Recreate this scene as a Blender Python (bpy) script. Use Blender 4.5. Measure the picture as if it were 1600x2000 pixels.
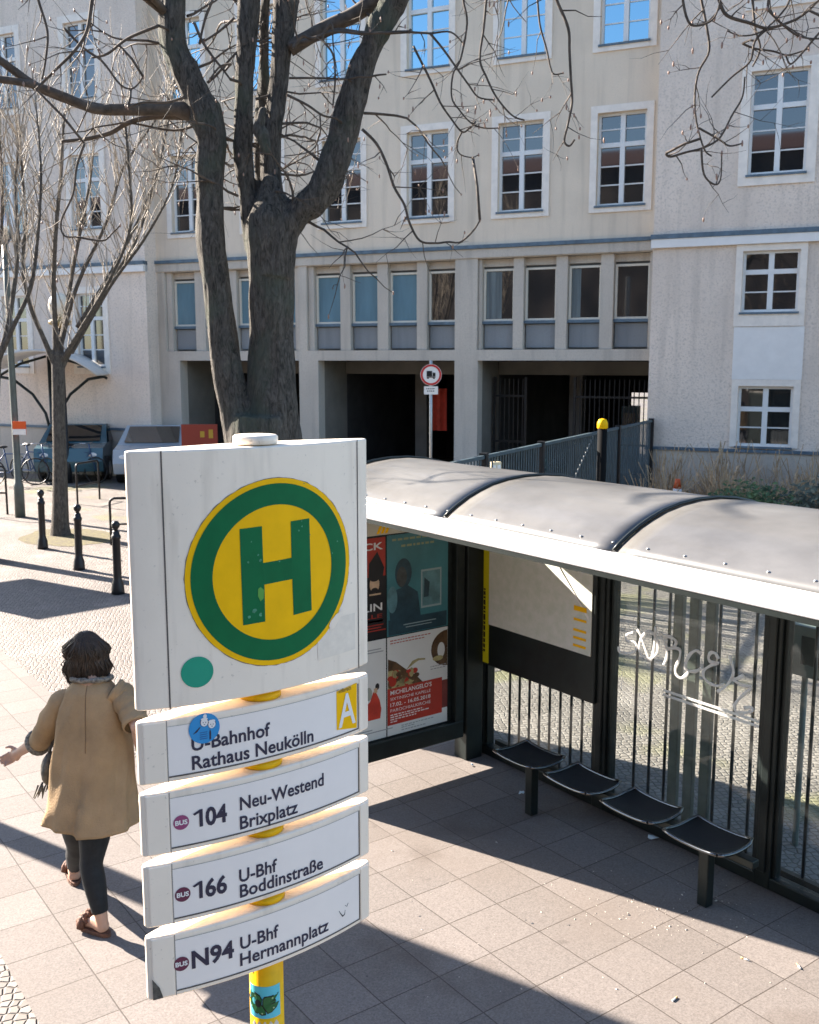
import bpy, bmesh, math, random
from mathutils import Vector as V, noise, Matrix
R = math.radians
random.seed(7)
S = bpy.context.scene
for o in list(bpy.data.objects): bpy.data.objects.remove(o)

# ------------------------------------------------------------------ camera
CAMH = 3.08
FPX, HOR = 1967.0, 295.0
PITCH = math.atan(HOR / FPX)
YAW = math.atan(1455 / math.hypot(FPX, HOR))          # forward is this far right of +Y
FH = V((math.sin(YAW), math.cos(YAW), 0)); RT = V((math.cos(YAW), -math.sin(YAW), 0)); UPV = V((0, 0, 1))
FW = FH * math.cos(PITCH) - UPV * math.sin(PITCH); UU = FH * math.sin(PITCH) + UPV * math.cos(PITCH)
CP = V((0, 0, CAMH))
cd = bpy.data.cameras.new('camera'); cam = bpy.data.objects.new('camera', cd); S.collection.objects.link(cam)
cam.location = CP
cam.rotation_euler = (math.pi / 2 - PITCH, 0, -YAW)
cd.sensor_fit = 'VERTICAL'; cd.sensor_height = 36; cd.sensor_width = 28.8
cd.lens = FPX / 2000 * 36
cd.clip_start = 0.05; cd.clip_end = 1500
cd.dof.use_dof = True; cd.dof.focus_distance = 3.4; cd.dof.aperture_fstop = 11
S.camera = cam
S.render.resolution_x = 819; S.render.resolution_y = 1024

# ------------------------------------------------------------------ light
SUN_AZ, SUN_EL = R(-20.0), R(27.2)
w = bpy.data.worlds.new('World'); S.world = w; w.use_nodes = True
nt = w.node_tree; nt.nodes.clear()
sky = nt.nodes.new('ShaderNodeTexSky'); sky.sky_type = 'NISHITA'; sky.sun_disc = False
sky.sun_elevation = SUN_EL; sky.sun_rotation = SUN_AZ; sky.air_density = 1.0; sky.dust_density = 0.7; sky.ozone_density = 2.6
bg = nt.nodes.new('ShaderNodeBackground'); bg.inputs[1].default_value = 0.064
wo = nt.nodes.new('ShaderNodeOutputWorld')
nt.links.new(sky.outputs[0], bg.inputs[0]); nt.links.new(bg.outputs[0], wo.inputs[0])
sl = bpy.data.lights.new('sun', 'SUN'); sl.energy = 5.0; sl.angle = R(0.5); sl.color = (1.0, 0.89, 0.78)
so = bpy.data.objects.new('sun', sl); S.collection.objects.link(so)
SD = V((-math.sin(SUN_AZ) * math.cos(SUN_EL), -math.cos(SUN_AZ) * math.cos(SUN_EL), -math.sin(SUN_EL)))
so.rotation_euler = SD.to_track_quat('-Z', 'Y').to_euler()
S.view_settings.view_transform = 'Standard'; S.view_settings.look = 'None'
S.view_settings.exposure = 2.5; S.view_settings.gamma = 1.0

# ------------------------------------------------------------------ pixel -> world helpers (photo pixels 1600x2000)
def ray(x, y): return (FW * FPX + RT * (x - 800) - UU * (y - 1000)) / FPX
def at(x, y, d):
    r = ray(x, y); return CP + r * (d / r.dot(FH))
def onZ(x, y, z=0.0):
    r = ray(x, y); return CP + r * ((z - CAMH) / r.z)
def onY(x, y, Y):
    r = ray(x, y); return CP + r * (Y / r.y)
def onX(x, y, X):
    r = ray(x, y); return CP + r * (X / r.x)

# ------------------------------------------------------------------ scene tree helpers
COL = S.collection.objects
def tag(o, label=None, cat=None, group=None, kind=None):
    if label: o['label'] = label
    if cat: o['category'] = cat
    if group: o['group'] = group
    if kind: o['kind'] = kind
    return o
def empty(name, loc=(0, 0, 0), rz=0.0, **k):
    o = bpy.data.objects.new(name, None); COL.link(o); o.location = loc; o.rotation_euler = (0, 0, rz)
    o.empty_display_size = 0.2
    return tag(o, **k)
def children(o): return [c for c in bpy.data.objects if c.parent == o]
def copy_tree(o, parent=None):
    c = o.copy(); COL.link(c)
    if parent: c.parent = parent
    for ch in children(o):
        if ch != c: copy_tree(ch, c)
    return c

class MB:
    """collects faces, builds ONE mesh object"""
    def __init__(s): s.v = []; s.f = []; s.m = []; s.sm = []
    def add(s, vs, fs, m=0, sm=False):
        b = len(s.v); s.v += [tuple(p) for p in vs]
        for f in fs: s.f.append([b + i for i in f]); s.m.append(m); s.sm.append(sm)
        return s
    def quad(s, a, b, c, d, m=0): return s.add([a, b, c, d], [(0, 1, 2, 3)], m)
    def hexa(s, P, m=0):   # 8 pts: bottom 4 ccw, top 4
        return s.add(P, [(3, 2, 1, 0), (4, 5, 6, 7), (0, 1, 5, 4), (1, 2, 6, 5), (2, 3, 7, 6), (3, 0, 4, 7)], m)
    def box(s, x0, x1, y0, y1, z0, z1, m=0, fr=None):
        fr = fr or (lambda x, y, z: (x, y, z))
        return s.hexa([fr(x0, y0, z0), fr(x1, y0, z0), fr(x1, y1, z0), fr(x0, y1, z0), fr(x0, y0, z1), fr(x1, y0, z1), fr(x1, y1, z1), fr(x0, y1, z1)], m)
    def tube(s, pts, rad, seg=8, m=0, cap=True, sm=True, fl=None):
        pts = [V(p) for p in pts]; n = len(pts)
        if not hasattr(rad, '__len__'): rad = [rad] * n
        vs = []; fs = []
        t0 = (pts[1] - pts[0]).normalized()
        u = t0.orthogonal().normalized() if abs(t0.z) > .2 or fl is None else fl
        if abs(t0.z) > 0.9: u = V((1, 0, 0)) - t0 * t0.x; u.normalize()
        for i, p in enumerate(pts):
            t = (pts[min(i + 1, n - 1)] - pts[max(i - 1, 0)]).normalized()
            u = (u - t * u.dot(t));
            if u.length < 1e-6: u = t.orthogonal()
            u.normalize(); b = t.cross(u)
            for k in range(seg):
                a = 2 * math.pi * k / seg
                vs.append(p + (u * math.cos(a) + b * math.sin(a)) * rad[i])
        for i in range(n - 1):
            for k in range(seg):
                k2 = (k + 1) % seg
                fs.append((i * seg + k, i * seg + k2, (i + 1) * seg + k2, (i + 1) * seg + k))
        s.add(vs, fs, m, sm)
        if cap:
            b = len(s.v) - len(vs)
            s.f.append([b + k for k in reversed(range(seg))]); s.m.append(m); s.sm.append(False)
            s.f.append([b + (n - 1) * seg + k for k in range(seg)]); s.m.append(m); s.sm.append(False)
        return s
    def lathe(s, c, prof, seg=24, m=0, sm=True):
        c = V(c); vs = []; fs = []; n = len(prof)
        for r, z in prof:
            for k in range(seg):
                a = 2 * math.pi * k / seg; vs.append(c + V((r * math.cos(a), r * math.sin(a), z)))
        for i in range(n - 1):
            for k in range(seg):
                k2 = (k + 1) % seg; fs.append((i * seg + k, i * seg + k2, (i + 1) * seg + k2, (i + 1) * seg + k))
        fs.append(list(reversed(range(seg)))); fs.append([(n - 1) * seg + k for k in range(seg)])
        return s.add(vs, fs, m, sm)
    def ell(s, c, rx, ry, rz, seg=16, rings=10, m=0, ax=None):
        c = V(c); ax = ax or (V((1, 0, 0)), V((0, 1, 0)), V((0, 0, 1))); vs = []; fs = []
        for i in range(rings + 1):
            t = math.pi * i / rings
            rr = max(math.sin(t), .02)
            for k in range(seg):
                a = 2 * math.pi * k / seg
                vs.append(c + ax[0] * rx * rr * math.cos(a) + ax[1] * ry * rr * math.sin(a) - ax[2] * rz * math.cos(t))
        for i in range(rings):
            for k in range(seg):
                k2 = (k + 1) % seg; fs.append((i * seg + k, i * seg + k2, (i + 1) * seg + k2, (i + 1) * seg + k))
        fs.append(list(reversed(range(seg)))); fs.append([rings * seg + k for k in range(seg)])
        return s.add(vs, fs, m, True)
    def prism(s, poly, ext, m=0):      # poly: list of 3d pts, ext: vector
        n = len(poly); a = [V(p) for p in poly]; b = [p + V(ext) for p in a]
        s.add(a + b, [list(range(n)), list(reversed(range(n, 2 * n)))] + [((i + 1) % n, i, n + i, n + (i + 1) % n) for i in range(n)], m)
        return s
    def mesh(s, name, mats):
        me = bpy.data.meshes.new(name); me.from_pydata(s.v, [], s.f)
        for mt in (mats if isinstance(mats, (list, tuple)) else [mats]): me.materials.append(mt)
        me.polygons.foreach_set('material_index', s.m); me.polygons.foreach_set('use_smooth', s.sm)
        me.update(); return me
    def build(s, name, mats, parent=None, bevel=0, fix=True, seg=2, **k):
        me = s.mesh(name, mats)
        if fix:
            b = bmesh.new(); b.from_mesh(me); bmesh.ops.recalc_face_normals(b, faces=b.faces); b.to_mesh(me); b.free()
        o = bpy.data.objects.new(name, me); COL.link(o)
        if parent:
            o.parent = parent; o.matrix_parent_inverse = parent_mat(parent).inverted()
        if bevel:
            md = o.modifiers.new('bevel', 'BEVEL'); md.width = bevel; md.segments = seg; md.limit_method = 'ANGLE'; md.angle_limit = R(35)
        return tag(o, **k)
def parent_mat(p):
    m = Matrix.Translation(p.location) @ p.rotation_euler.to_matrix().to_4x4()
    return (parent_mat(p.parent) @ p.matrix_parent_inverse @ m) if p.parent else m
def bake(o, mods):
    """apply modifiers made by fn and keep one plain mesh"""
    dg = bpy.context.evaluated_depsgraph_get(); dg.update()
    ev = o.evaluated_get(dg); me = bpy.data.meshes.new_from_object(ev)
    o.modifiers.clear(); o.data = me; return o
def remesh(o, vox, smooth=2):
    md = o.modifiers.new('r', 'REMESH'); md.mode = 'VOXEL'; md.voxel_size = vox; md.use_smooth_shade = True
    if smooth:
        sm = o.modifiers.new('s', 'SMOOTH'); sm.iterations = smooth; sm.factor = .5
    mats = list(o.data.materials)
    bake(o, None)
    o.data.materials.clear()
    for m in mats: o.data.materials.append(m)
    for p in o.data.polygons: p.use_smooth = True
    return o

# ------------------------------------------------------------------ materials
def mat(name, col, rough=.6, metal=0.0, var=0.0, vscale=8.0, bump=0.0, bscale=60.0, spec=.5, stretch=(1, 1, 1), col2=None, coat=0.0, alpha=1.0, trans=0.0, ior=1.45, detail=6):
    m = bpy.data.materials.new(name); m.use_nodes = True; t = m.node_tree; p = t.nodes['Principled BSDF']
    p.inputs['Base Color'].default_value = (*col, 1); p.inputs['Roughness'].default_value = rough; p.inputs['Metallic'].default_value = metal
    p.inputs['Specular IOR Level'].default_value = spec; p.inputs['Coat Weight'].default_value = coat; p.inputs['Alpha'].default_value = alpha
    p.inputs['Transmission Weight'].default_value = trans; p.inputs['IOR'].default_value = ior
    if var or bump or col2:
        tc = t.nodes.new('ShaderNodeTexCoord'); mp = t.nodes.new('ShaderNodeMapping'); mp.inputs['Scale'].default_value = stretch
        t.links.new(tc.outputs['Object'], mp.inputs['Vector'])
        if var or col2:
            n = t.nodes.new('ShaderNodeTexNoise'); n.inputs['Scale'].default_value = vscale; n.inputs['Detail'].default_value = detail; n.inputs['Roughness'].default_value = .62
            t.links.new(mp.outputs[0], n.inputs['Vector'])
            r = t.nodes.new('ShaderNodeValToRGB'); c2 = col2 or tuple(min(1, c * (1 + var)) for c in col); c1 = col if col2 else tuple(c * (1 - var) for c in col)
            r.color_ramp.elements[0].position = .33; r.color_ramp.elements[1].position = .67
            r.color_ramp.elements[0].color = (*c1, 1); r.color_ramp.elements[1].color = (*c2, 1)
            t.links.new(n.outputs['Fac'], r.inputs['Fac']); t.links.new(r.outputs[0], p.inputs['Base Color'])
        if bump:
            n2 = t.nodes.new('ShaderNodeTexNoise'); n2.inputs['Scale'].default_value = bscale; n2.inputs['Detail'].default_value = 5
            t.links.new(mp.outputs[0], n2.inputs['Vector'])
            b = t.nodes.new('ShaderNodeBump'); b.inputs['Strength'].default_value = bump; b.inputs['Distance'].default_value = .02
            t.links.new(n2.outputs['Fac'], b.inputs['Height']); t.links.new(b.outputs[0], p.inputs['Normal'])
    return m
def mix_noise(t, base_socket, col, scale, lo, hi, vec, amount=1.0):
    n = t.nodes.new('ShaderNodeTexNoise'); n.inputs['Scale'].default_value = scale; n.inputs['Detail'].default_value = 5
    t.links.new(vec, n.inputs['Vector'])
    mr = t.nodes.new('ShaderNodeMapRange'); mr.inputs[1].default_value = lo; mr.inputs[2].default_value = hi; mr.inputs[4].default_value = amount
    t.links.new(n.outputs['Fac'], mr.inputs[0])
    mx = t.nodes.new('ShaderNodeMix'); mx.data_type = 'RGBA'; mx.inputs[7].default_value = (*col, 1)
    t.links.new(mr.outputs[0], mx.inputs[0]); t.links.new(base_socket, mx.inputs[6])
    return mx.outputs[2]
def slab_mat():
    m = bpy.data.materials.new('granite_slabs'); m.use_nodes = True; t = m.node_tree; p = t.nodes['Principled BSDF']
    tc = t.nodes.new('ShaderNodeTexCoord'); mp = t.nodes.new('ShaderNodeMapping'); mp.inputs['Location'].default_value = (-1.148 + .348 * 20, -5.09 + .348 * 40, 0)
    t.links.new(tc.outputs['Object'], mp.inputs[0])
    # slightly wavering joints
    wn = t.nodes.new('ShaderNodeTexNoise'); wn.inputs['Scale'].default_value = 3.0
    t.links.new(tc.outputs['Object'], wn.inputs['Vector'])
    vm = t.nodes.new('ShaderNodeVectorMath'); vm.operation = 'MULTIPLY_ADD'; vm.inputs[1].default_value = (.012, .012, 0)
    t.links.new(wn.outputs['Color'], vm.inputs[0]); t.links.new(mp.outputs[0], vm.inputs[2])
    b = t.nodes.new('ShaderNodeTexBrick'); b.offset = 0; b.inputs['Scale'].default_value = 1; b.inputs['Brick Width'].default_value = .348; b.inputs['Row Height'].default_value = .348
    b.inputs['Mortar Size'].default_value = .0035; b.inputs['Mortar Smooth'].default_value = .3
    b.inputs['Color1'].default_value = (.150, .130, .116, 1); b.inputs['Color2'].default_value = (.186, .162, .146, 1); b.inputs['Mortar'].default_value = (.070, .055, .045, 1)
    t.links.new(vm.outputs[0], b.inputs['Vector'])
    # exposed aggregate speckle
    n = t.nodes.new('ShaderNodeTexNoise'); n.inputs['Scale'].default_value = 95; n.inputs['Detail'].default_value = 6; n.inputs['Roughness'].default_value = .75
    t.links.new(tc.outputs['Object'], n.inputs['Vector'])
    r = t.nodes.new('ShaderNodeMapRange'); r.inputs[1].default_value = .3; r.inputs[2].default_value = .7; r.inputs[3].default_value = .55; r.inputs[4].default_value = 1.3
    t.links.new(n.outputs['Fac'], r.inputs[0])
    mm = t.nodes.new('ShaderNodeMix'); mm.data_type = 'RGBA'; mm.blend_type = 'MULTIPLY'; mm.inputs[0].default_value = 1
    t.links.new(b.outputs['Color'], mm.inputs[6]); t.links.new(r.outputs[0], mm.inputs[7])
    c = mix_noise(t, mm.outputs[2], (.135, .108, .088), .9, .5, .75, tc.outputs['Object'], .55)
    c = mix_noise(t, c, (.05, .04, .034), 4.3, .69, .76, tc.outputs['Object'], .55)
    c = mix_noise(t, c, (.28, .245, .21), 7.0, .70, .74, tc.outputs['Object'], .35)
    c = mix_noise(t, c, (.075, .055, .042), 1.15, .60, .70, tc.outputs['Object'], .5)
    c = mix_noise(t, c, (.035, .028, .024), 19.0, .735, .76, tc.outputs['Object'], .6)
    t.links.new(c, p.inputs['Base Color']); p.inputs['Roughness'].default_value = .82
    ad = t.nodes.new('ShaderNodeMath'); ad.operation = 'MULTIPLY_ADD'; ad.inputs[1].default_value = .25
    iv = t.nodes.new('ShaderNodeMath'); iv.operation = 'SUBTRACT'; iv.inputs[0].default_value = 1; t.links.new(b.outputs['Fac'], iv.inputs[1])
    t.links.new(n.outputs['Fac'], ad.inputs[0]); t.links.new(iv.outputs[0], ad.inputs[2])
    bp = t.nodes.new('ShaderNodeBump'); bp.inputs['Strength'].default_value = .7; bp.inputs['Distance'].default_value = .006
    t.links.new(ad.outputs[0], bp.inputs['Height']); t.links.new(bp.outputs[0], p.inputs['Normal'])
    return m
def mosaic_mat(name, ca, cb, joint, scale, moss=0.0, spec=.5):
    m = bpy.data.materials.new(name); m.use_nodes = True; t = m.node_tree; p = t.nodes['Principled BSDF']
    tc = t.nodes.new('ShaderNodeTexCoord')
    mp = t.nodes.new('ShaderNodeMapping'); mp.inputs['Rotation'].default_value = (0, 0, R(28)); t.links.new(tc.outputs['Object'], mp.inputs[0])
    v = t.nodes.new('ShaderNodeTexVoronoi'); v.inputs['Scale'].default_value = scale; v.inputs['Randomness'].default_value = .55; v.voronoi_dimensions = '2D'
    e = t.nodes.new('ShaderNodeTexVoronoi'); e.feature = 'DISTANCE_TO_EDGE'; e.inputs['Scale'].default_value = scale; e.inputs['Randomness'].default_value = .55; e.voronoi_dimensions = '2D'
    t.links.new(mp.outputs[0], v.inputs['Vector']); t.links.new(mp.outputs[0], e.inputs['Vector'])
    sp = t.nodes.new('ShaderNodeSeparateColor'); t.links.new(v.outputs['Color'], sp.inputs[0])
    mx = t.nodes.new('ShaderNodeMix'); mx.data_type = 'RGBA'; mx.inputs[6].default_value = (*ca, 1); mx.inputs[7].default_value = (*cb, 1); t.links.new(sp.outputs[0], mx.inputs[0])
    mr = t.nodes.new('ShaderNodeMapRange'); mr.inputs[1].default_value = .03; mr.inputs[2].default_value = .16; t.links.new(e.outputs['Distance'], mr.inputs[0])
    m2 = t.nodes.new('ShaderNodeMix'); m2.data_type = 'RGBA'; m2.inputs[6].default_value = (*joint, 1); t.links.new(mr.outputs[0], m2.inputs[0]); t.links.new(mx.outputs[2], m2.inputs[7])
    c = mix_noise(t, m2.outputs[2], tuple(x * .62 for x in ca), .55, .45, .7, tc.outputs['Object'], .7)
    c = mix_noise(t, c, tuple(min(1, x * 1.25) for x in cb), 1.7, .55, .75, tc.outputs['Object'], .5)
    if moss: c = mix_noise(t, c, (.16, .155, .045), .75, .53, .62, tc.outputs['Object'], moss)
    t.links.new(c, p.inputs['Base Color']); p.inputs['Roughness'].default_value = .7; p.inputs['Specular IOR Level'].default_value = spec
    bp = t.nodes.new('ShaderNodeBump'); bp.inputs['Strength'].default_value = .8; bp.inputs['Distance'].default_value = .012
    t.links.new(mr.outputs[0], bp.inputs['Height']); t.links.new(bp.outputs[0], p.inputs['Normal'])
    return m
def stucco(name, col, var=.14, grain=55, bump=.5, streak=.35):
    m = bpy.data.materials.new(name); m.use_nodes = True; t = m.node_tree; p = t.nodes['Principled BSDF']
    tc = t.nodes.new('ShaderNodeTexCoord')
    r = t.nodes.new('ShaderNodeRGB'); r.outputs[0].default_value = (*col, 1)
    dark = tuple(c * (1 - 2.2 * var) for c in col)
    c = mix_noise(t, r.outputs[0], dark, grain, .5, .66, tc.outputs['Object'], .75)
    c = mix_noise(t, c, tuple(x * .8 for x in col), .6, .4, .7, tc.outputs['Object'], .8)
    mp = t.nodes.new('ShaderNodeMapping'); mp.inputs['Scale'].default_value = (3.2, 3.2, .22); t.links.new(tc.outputs['Object'], mp.inputs[0])
    c = mix_noise(t, c, tuple(x * .6 for x in col), 1.6, .52, .75, mp.outputs[0], streak)
    t.links.new(c, p.inputs['Base Color']); p.inputs['Roughness'].default_value = .92; p.inputs['Specular IOR Level'].default_value = .2
    n = t.nodes.new('ShaderNodeTexNoise'); n.inputs['Scale'].default_value = grain * 1.3; n.inputs['Detail'].default_value = 4; t.links.new(tc.outputs['Object'], n.inputs['Vector'])
    bp = t.nodes.new('ShaderNodeBump'); bp.inputs['Strength'].default_value = bump; bp.inputs['Distance'].default_value = .02
    t.links.new(n.outputs['Fac'], bp.inputs['Height']); t.links.new(bp.outputs[0], p.inputs['Normal'])
    return m
def bark(name, ca, cb, moss=None):
    m = bpy.data.materials.new(name); m.use_nodes = True; t = m.node_tree; p = t.nodes['Principled BSDF']
    tc = t.nodes.new('ShaderNodeTexCoord'); mp = t.nodes.new('ShaderNodeMapping'); mp.inputs['Scale'].default_value = (1, 1, .27); t.links.new(tc.outputs['Object'], mp.inputs[0])
    n = t.nodes.new('ShaderNodeTexNoise'); n.inputs['Scale'].default_value = 30; n.inputs['Detail'].default_value = 8; n.inputs['Roughness'].default_value = .7; n.inputs['Distortion'].default_value = 1.3; t.links.new(mp.outputs[0], n.inputs['Vector'])
    r = t.nodes.new('ShaderNodeValToRGB'); r.color_ramp.elements[0].position = .36; r.color_ramp.elements[1].position = .64
    r.color_ramp.elements[0].color = (*ca, 1); r.color_ramp.elements[1].color = (*cb, 1); t.links.new(n.outputs['Fac'], r.inputs[0])
    c = r.outputs[0]
    if moss: c = mix_noise(t, c, moss, 2.2, .5, .66, tc.outputs['Object'], .75)
    t.links.new(c, p.inputs['Base Color']); p.inputs['Roughness'].default_value = .9; p.inputs['Specular IOR Level'].default_value = .2
    bp = t.nodes.new('ShaderNodeBump'); bp.inputs['Strength'].default_value = 1; bp.inputs['Distance'].default_value = .03
    t.links.new(n.outputs['Fac'], bp.inputs['Height']); t.links.new(bp.outputs[0], p.inputs['Normal'])
    return m
def glass_mat(name, tint=(.93, .97, .96), dirt=.018):
    m = bpy.data.materials.new(name); m.use_nodes = True; t = m.node_tree; t.nodes.clear()
    o = t.nodes.new('ShaderNodeOutputMaterial'); tr = t.nodes.new('ShaderNodeBsdfTransparent'); tr.inputs[0].default_value = (*tint, 1)
    gl = t.nodes.new('ShaderNodeBsdfGlossy'); gl.inputs['Roughness'].default_value = .03
    df = t.nodes.new('ShaderNodeBsdfDiffuse'); df.inputs[0].default_value = (.55, .55, .52, 1)
    lw = t.nodes.new('ShaderNodeLayerWeight'); lw.inputs[0].default_value = .5
    pw = t.nodes.new('ShaderNodeMath'); pw.operation = 'POWER'; pw.inputs[1].default_value = 4.0; t.links.new(lw.outputs['Facing'], pw.inputs[0])
    fr = t.nodes.new('ShaderNodeMath'); fr.operation = 'MULTIPLY_ADD'; fr.inputs[1].default_value = .85; fr.inputs[2].default_value = .03; t.links.new(pw.outputs[0], fr.inputs[0])
    m1 = t.nodes.new('ShaderNodeMixShader'); t.links.new(fr.outputs[0], m1.inputs[0]); t.links.new(tr.outputs[0], m1.inputs[1]); t.links.new(gl.outputs[0], m1.inputs[2])
    tc = t.nodes.new('ShaderNodeTexCoord'); n = t.nodes.new('ShaderNodeTexNoise'); n.inputs['Scale'].default_value = 6; n.inputs['Detail'].default_value = 8; t.links.new(tc.outputs['Object'], n.inputs['Vector'])
    mr = t.nodes.new('ShaderNodeMapRange'); mr.inputs[1].default_value = .35; mr.inputs[2].default_value = .8; mr.inputs[4].default_value = dirt * 2.4; mr.inputs[3].default_value = dirt * .4; t.links.new(n.outputs['Fac'], mr.inputs[0])
    m2 = t.nodes.new('ShaderNodeMixShader'); t.links.new(mr.outputs[0], m2.inputs[0]); t.links.new(m1.outputs[0], m2.inputs[1]); t.links.new(df.outputs[0], m2.inputs[2])
    t.links.new(m2.outputs[0], o.inputs[0]); return m

M = {}
M['slab'] = slab_mat()
M['mosaic'] = mosaic_mat('mosaic_paving', (.15, .128, .112), (.245, .213, .19), (.10, .083, .07), 21.0)
M['mosaic_moss'] = mosaic_mat('mossy_mosaic_paving', (.145, .125, .108), (.235, .205, .18), (.085, .072, .058), 19.0, moss=.5)
M['asphalt'] = mat('asphalt', (.05, .05, .052), .85, var=.3, vscale=3, bump=.5, bscale=200)
M['kerb'] = mat('granite_kerb', (.30, .28, .26), .8, var=.2, vscale=40, bump=.3, bscale=150)
M['wall'] = stucco('beige_render', (.82, .69, .535), .06, 70, .25, .45)
M['wing'] = stucco('scraped_render', (.85, .72, .60), .13, 24, .8, .45)
M['concrete'] = stucco('weathered_concrete', (.62, .55, .46), .10, 40, .35, .6)
M['surround'] = mat('surround_paint', (.86, .78, .68), .8, var=.08, vscale=5)
M['white_paint'] = mat('white_paint', (.84, .81, .76), .45, var=.04, vscale=4)
M['frame_white'] = mat('window_white', (.78, .78, .75), .5)
M['cream_frame'] = mat('cream_frame', (.74, .68, .56), .6)
M['zinc'] = mat('zinc_flashing', (.11, .16, .20), .5, var=.25, vscale=5)
M['pane'] = mat('window_glass_dark', (.012, .014, .016), .03, spec=1.0, ior=1.75)
M['pane_blue'] = mat('window_glass_sky_tint', (.31, .50, .60), .02, metal=1.0)  # blue tint puts the mirrored sky of the upper panes into the colour
M['pane_greyblue'] = mat('grey_blue_pane', (.14, .25, .30), .08, spec=.9, var=.12, vscale=3, stretch=(1, 1, .2))  # flat grey-blue pane, paler than the dark ones
M['panel_grey'] = stucco('spandrel_panel', (.30, .31, .31), .10, 60, .4, .5)
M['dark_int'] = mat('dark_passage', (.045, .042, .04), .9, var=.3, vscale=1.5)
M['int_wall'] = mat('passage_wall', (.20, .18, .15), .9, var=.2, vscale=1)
M['dark_metal'] = mat('dark_green_metal', (.016, .022, .021), .38, metal=.3, var=.25, vscale=6, spec=.5)
M['black_iron'] = mat('black_iron', (.012, .012, .013), .42, var=.3, vscale=12, bump=.15, bscale=40)
M['fence_metal'] = mat('blue_grey_fence', (.055, .085, .10), .45, var=.2, vscale=8)
M['galv'] = mat('galvanised', (.42, .43, .43), .42, metal=.7, var=.15, vscale=20)
M['steel'] = mat('polished_steel', (.55, .56, .57), .25, metal=1, var=.1, vscale=14)
M['roof'] = mat('roof_sheet', (.115, .112, .106), .30, metal=.25, col2=(.22, .215, .205), vscale=1.7, bump=.10, bscale=2.2, spec=.6, coat=.15, stretch=(1, .6, 1), detail=9)
M['fascia'] = mat('fascia_aluminium', (.62, .62, .63), .28, metal=.15, var=.06, vscale=3, spec=.6)
M['glass'] = glass_mat('shelter_glass')
M['etch'] = None
def translucent(name, col):
    m = bpy.data.materials.new(name); m.use_nodes = True; t = m.node_tree; t.nodes.clear(); o = t.nodes.new('ShaderNodeOutputMaterial'); a = t.nodes.new('ShaderNodeBsdfDiffuse'); b = t.nodes.new('ShaderNodeBsdfTranslucent'); x = t.nodes.new('ShaderNodeMixShader'); x.inputs[0].default_value = .55
    a.inputs[0].default_value = b.inputs[0].default_value = (*col, 1); t.links.new(a.outputs[0], x.inputs[1]); t.links.new(b.outputs[0], x.inputs[2]); t.links.new(x.outputs[0], o.inputs[0]); return m
M['etch'] = translucent('etched_white', (.92, .91, .88))
M['graffiti'] = translucent('white_marker', (.93, .92, .90))
M['seat_mesh'] = mat('seat_mesh', (.028, .03, .033), .32, metal=.7, var=.3, vscale=90, bump=.9, bscale=260)
M['sign_white'] = mat('sign_enamel', (.90, .79, .65), .38, var=.035, vscale=5, bump=.04, bscale=30, spec=.5)
def dirty(m, col, amt, sc):
    t = m.node_tree; p = t.nodes['Principled BSDF']; l = p.inputs['Base Color'].links[0]; src = l.from_socket; tc = t.nodes.new('ShaderNodeTexCoord'); mp = t.nodes.new('ShaderNodeMapping'); mp.inputs['Scale'].default_value = (1, 1, .12); t.links.new(tc.outputs['Object'], mp.inputs[0])
    c = mix_noise(t, src, col, sc, .55, .78, mp.outputs[0], amt); c = mix_noise(t, c, tuple(x * .7 for x in col), sc * 4, .66, .74, tc.outputs['Object'], amt * .9); t.links.new(c, p.inputs['Base Color'])
dirty(M['sign_white'], (.50, .42, .32), .45, 22)
M['sign_plate'] = mat('plate_film', (.88, .82, .76), .35, var=.02, vscale=9, spec=.5)
M['seam'] = mat('seam_dark', (.10, .085, .075), .7)
M['yellow'] = mat('sign_yellow', (.95, .52, .0), .55, var=.05, vscale=14, spec=.2)
M['green'] = mat('sign_green', (.001, .135, .045), .5, var=.10, vscale=12, spec=.2)
M['teal'] = mat('sticker_teal', (.0, .31, .19), .45, var=.04, vscale=10)
M['ink'] = mat('lettering_ink', (.022, .021, .05), .5)
M['plum'] = mat('bus_dot_plum', (.13, .018, .055), .5)
M['plum2'] = mat('bus_dot_faded', (.30, .055, .16), .5)
M['white_ink'] = mat('white_ink', (.82, .80, .77), .5)
M['sky_sticker'] = mat('sticker_blue', (.012, .27, .60), .4)
M['pole_yellow'] = mat('pole_yellow', (.92, .50, .002), .45, var=.12, vscale=16, spec=.3)
M['sticker_cyan'] = mat('sticker_cyan', (.10, .55, .66), .4, var=.05)
M['sticker_green'] = mat('sticker_green', (.012, .12, .03), .4, var=.3, vscale=40)
M['black'] = mat('black_print', (.008, .008, .008), .5)
M['grime'] = mat('tape_residue', (.62, .56, .49), .6, var=.12, vscale=30)
M['red'] = mat('traffic_red', (.55, .03, .025), .45)
M['orange'] = mat('cone_orange', (.75, .11, .02), .5)
M['bark'] = bark('plane_bark', (.030, .028, .024), (.15, .135, .115), (.085, .10, .075))
M['bark2'] = bark('street_tree_bark', (.05, .045, .04), (.16, .14, .115))
M['twig'] = mat('twig_bark', (.085, .066, .05), .8, var=.4, vscale=14)
M['shoot'] = mat('pale_shoots', (.30, .255, .20), .7, var=.35, vscale=5)
M['bud'] = mat('bud', (.30, .19, .14), .5)

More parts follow.
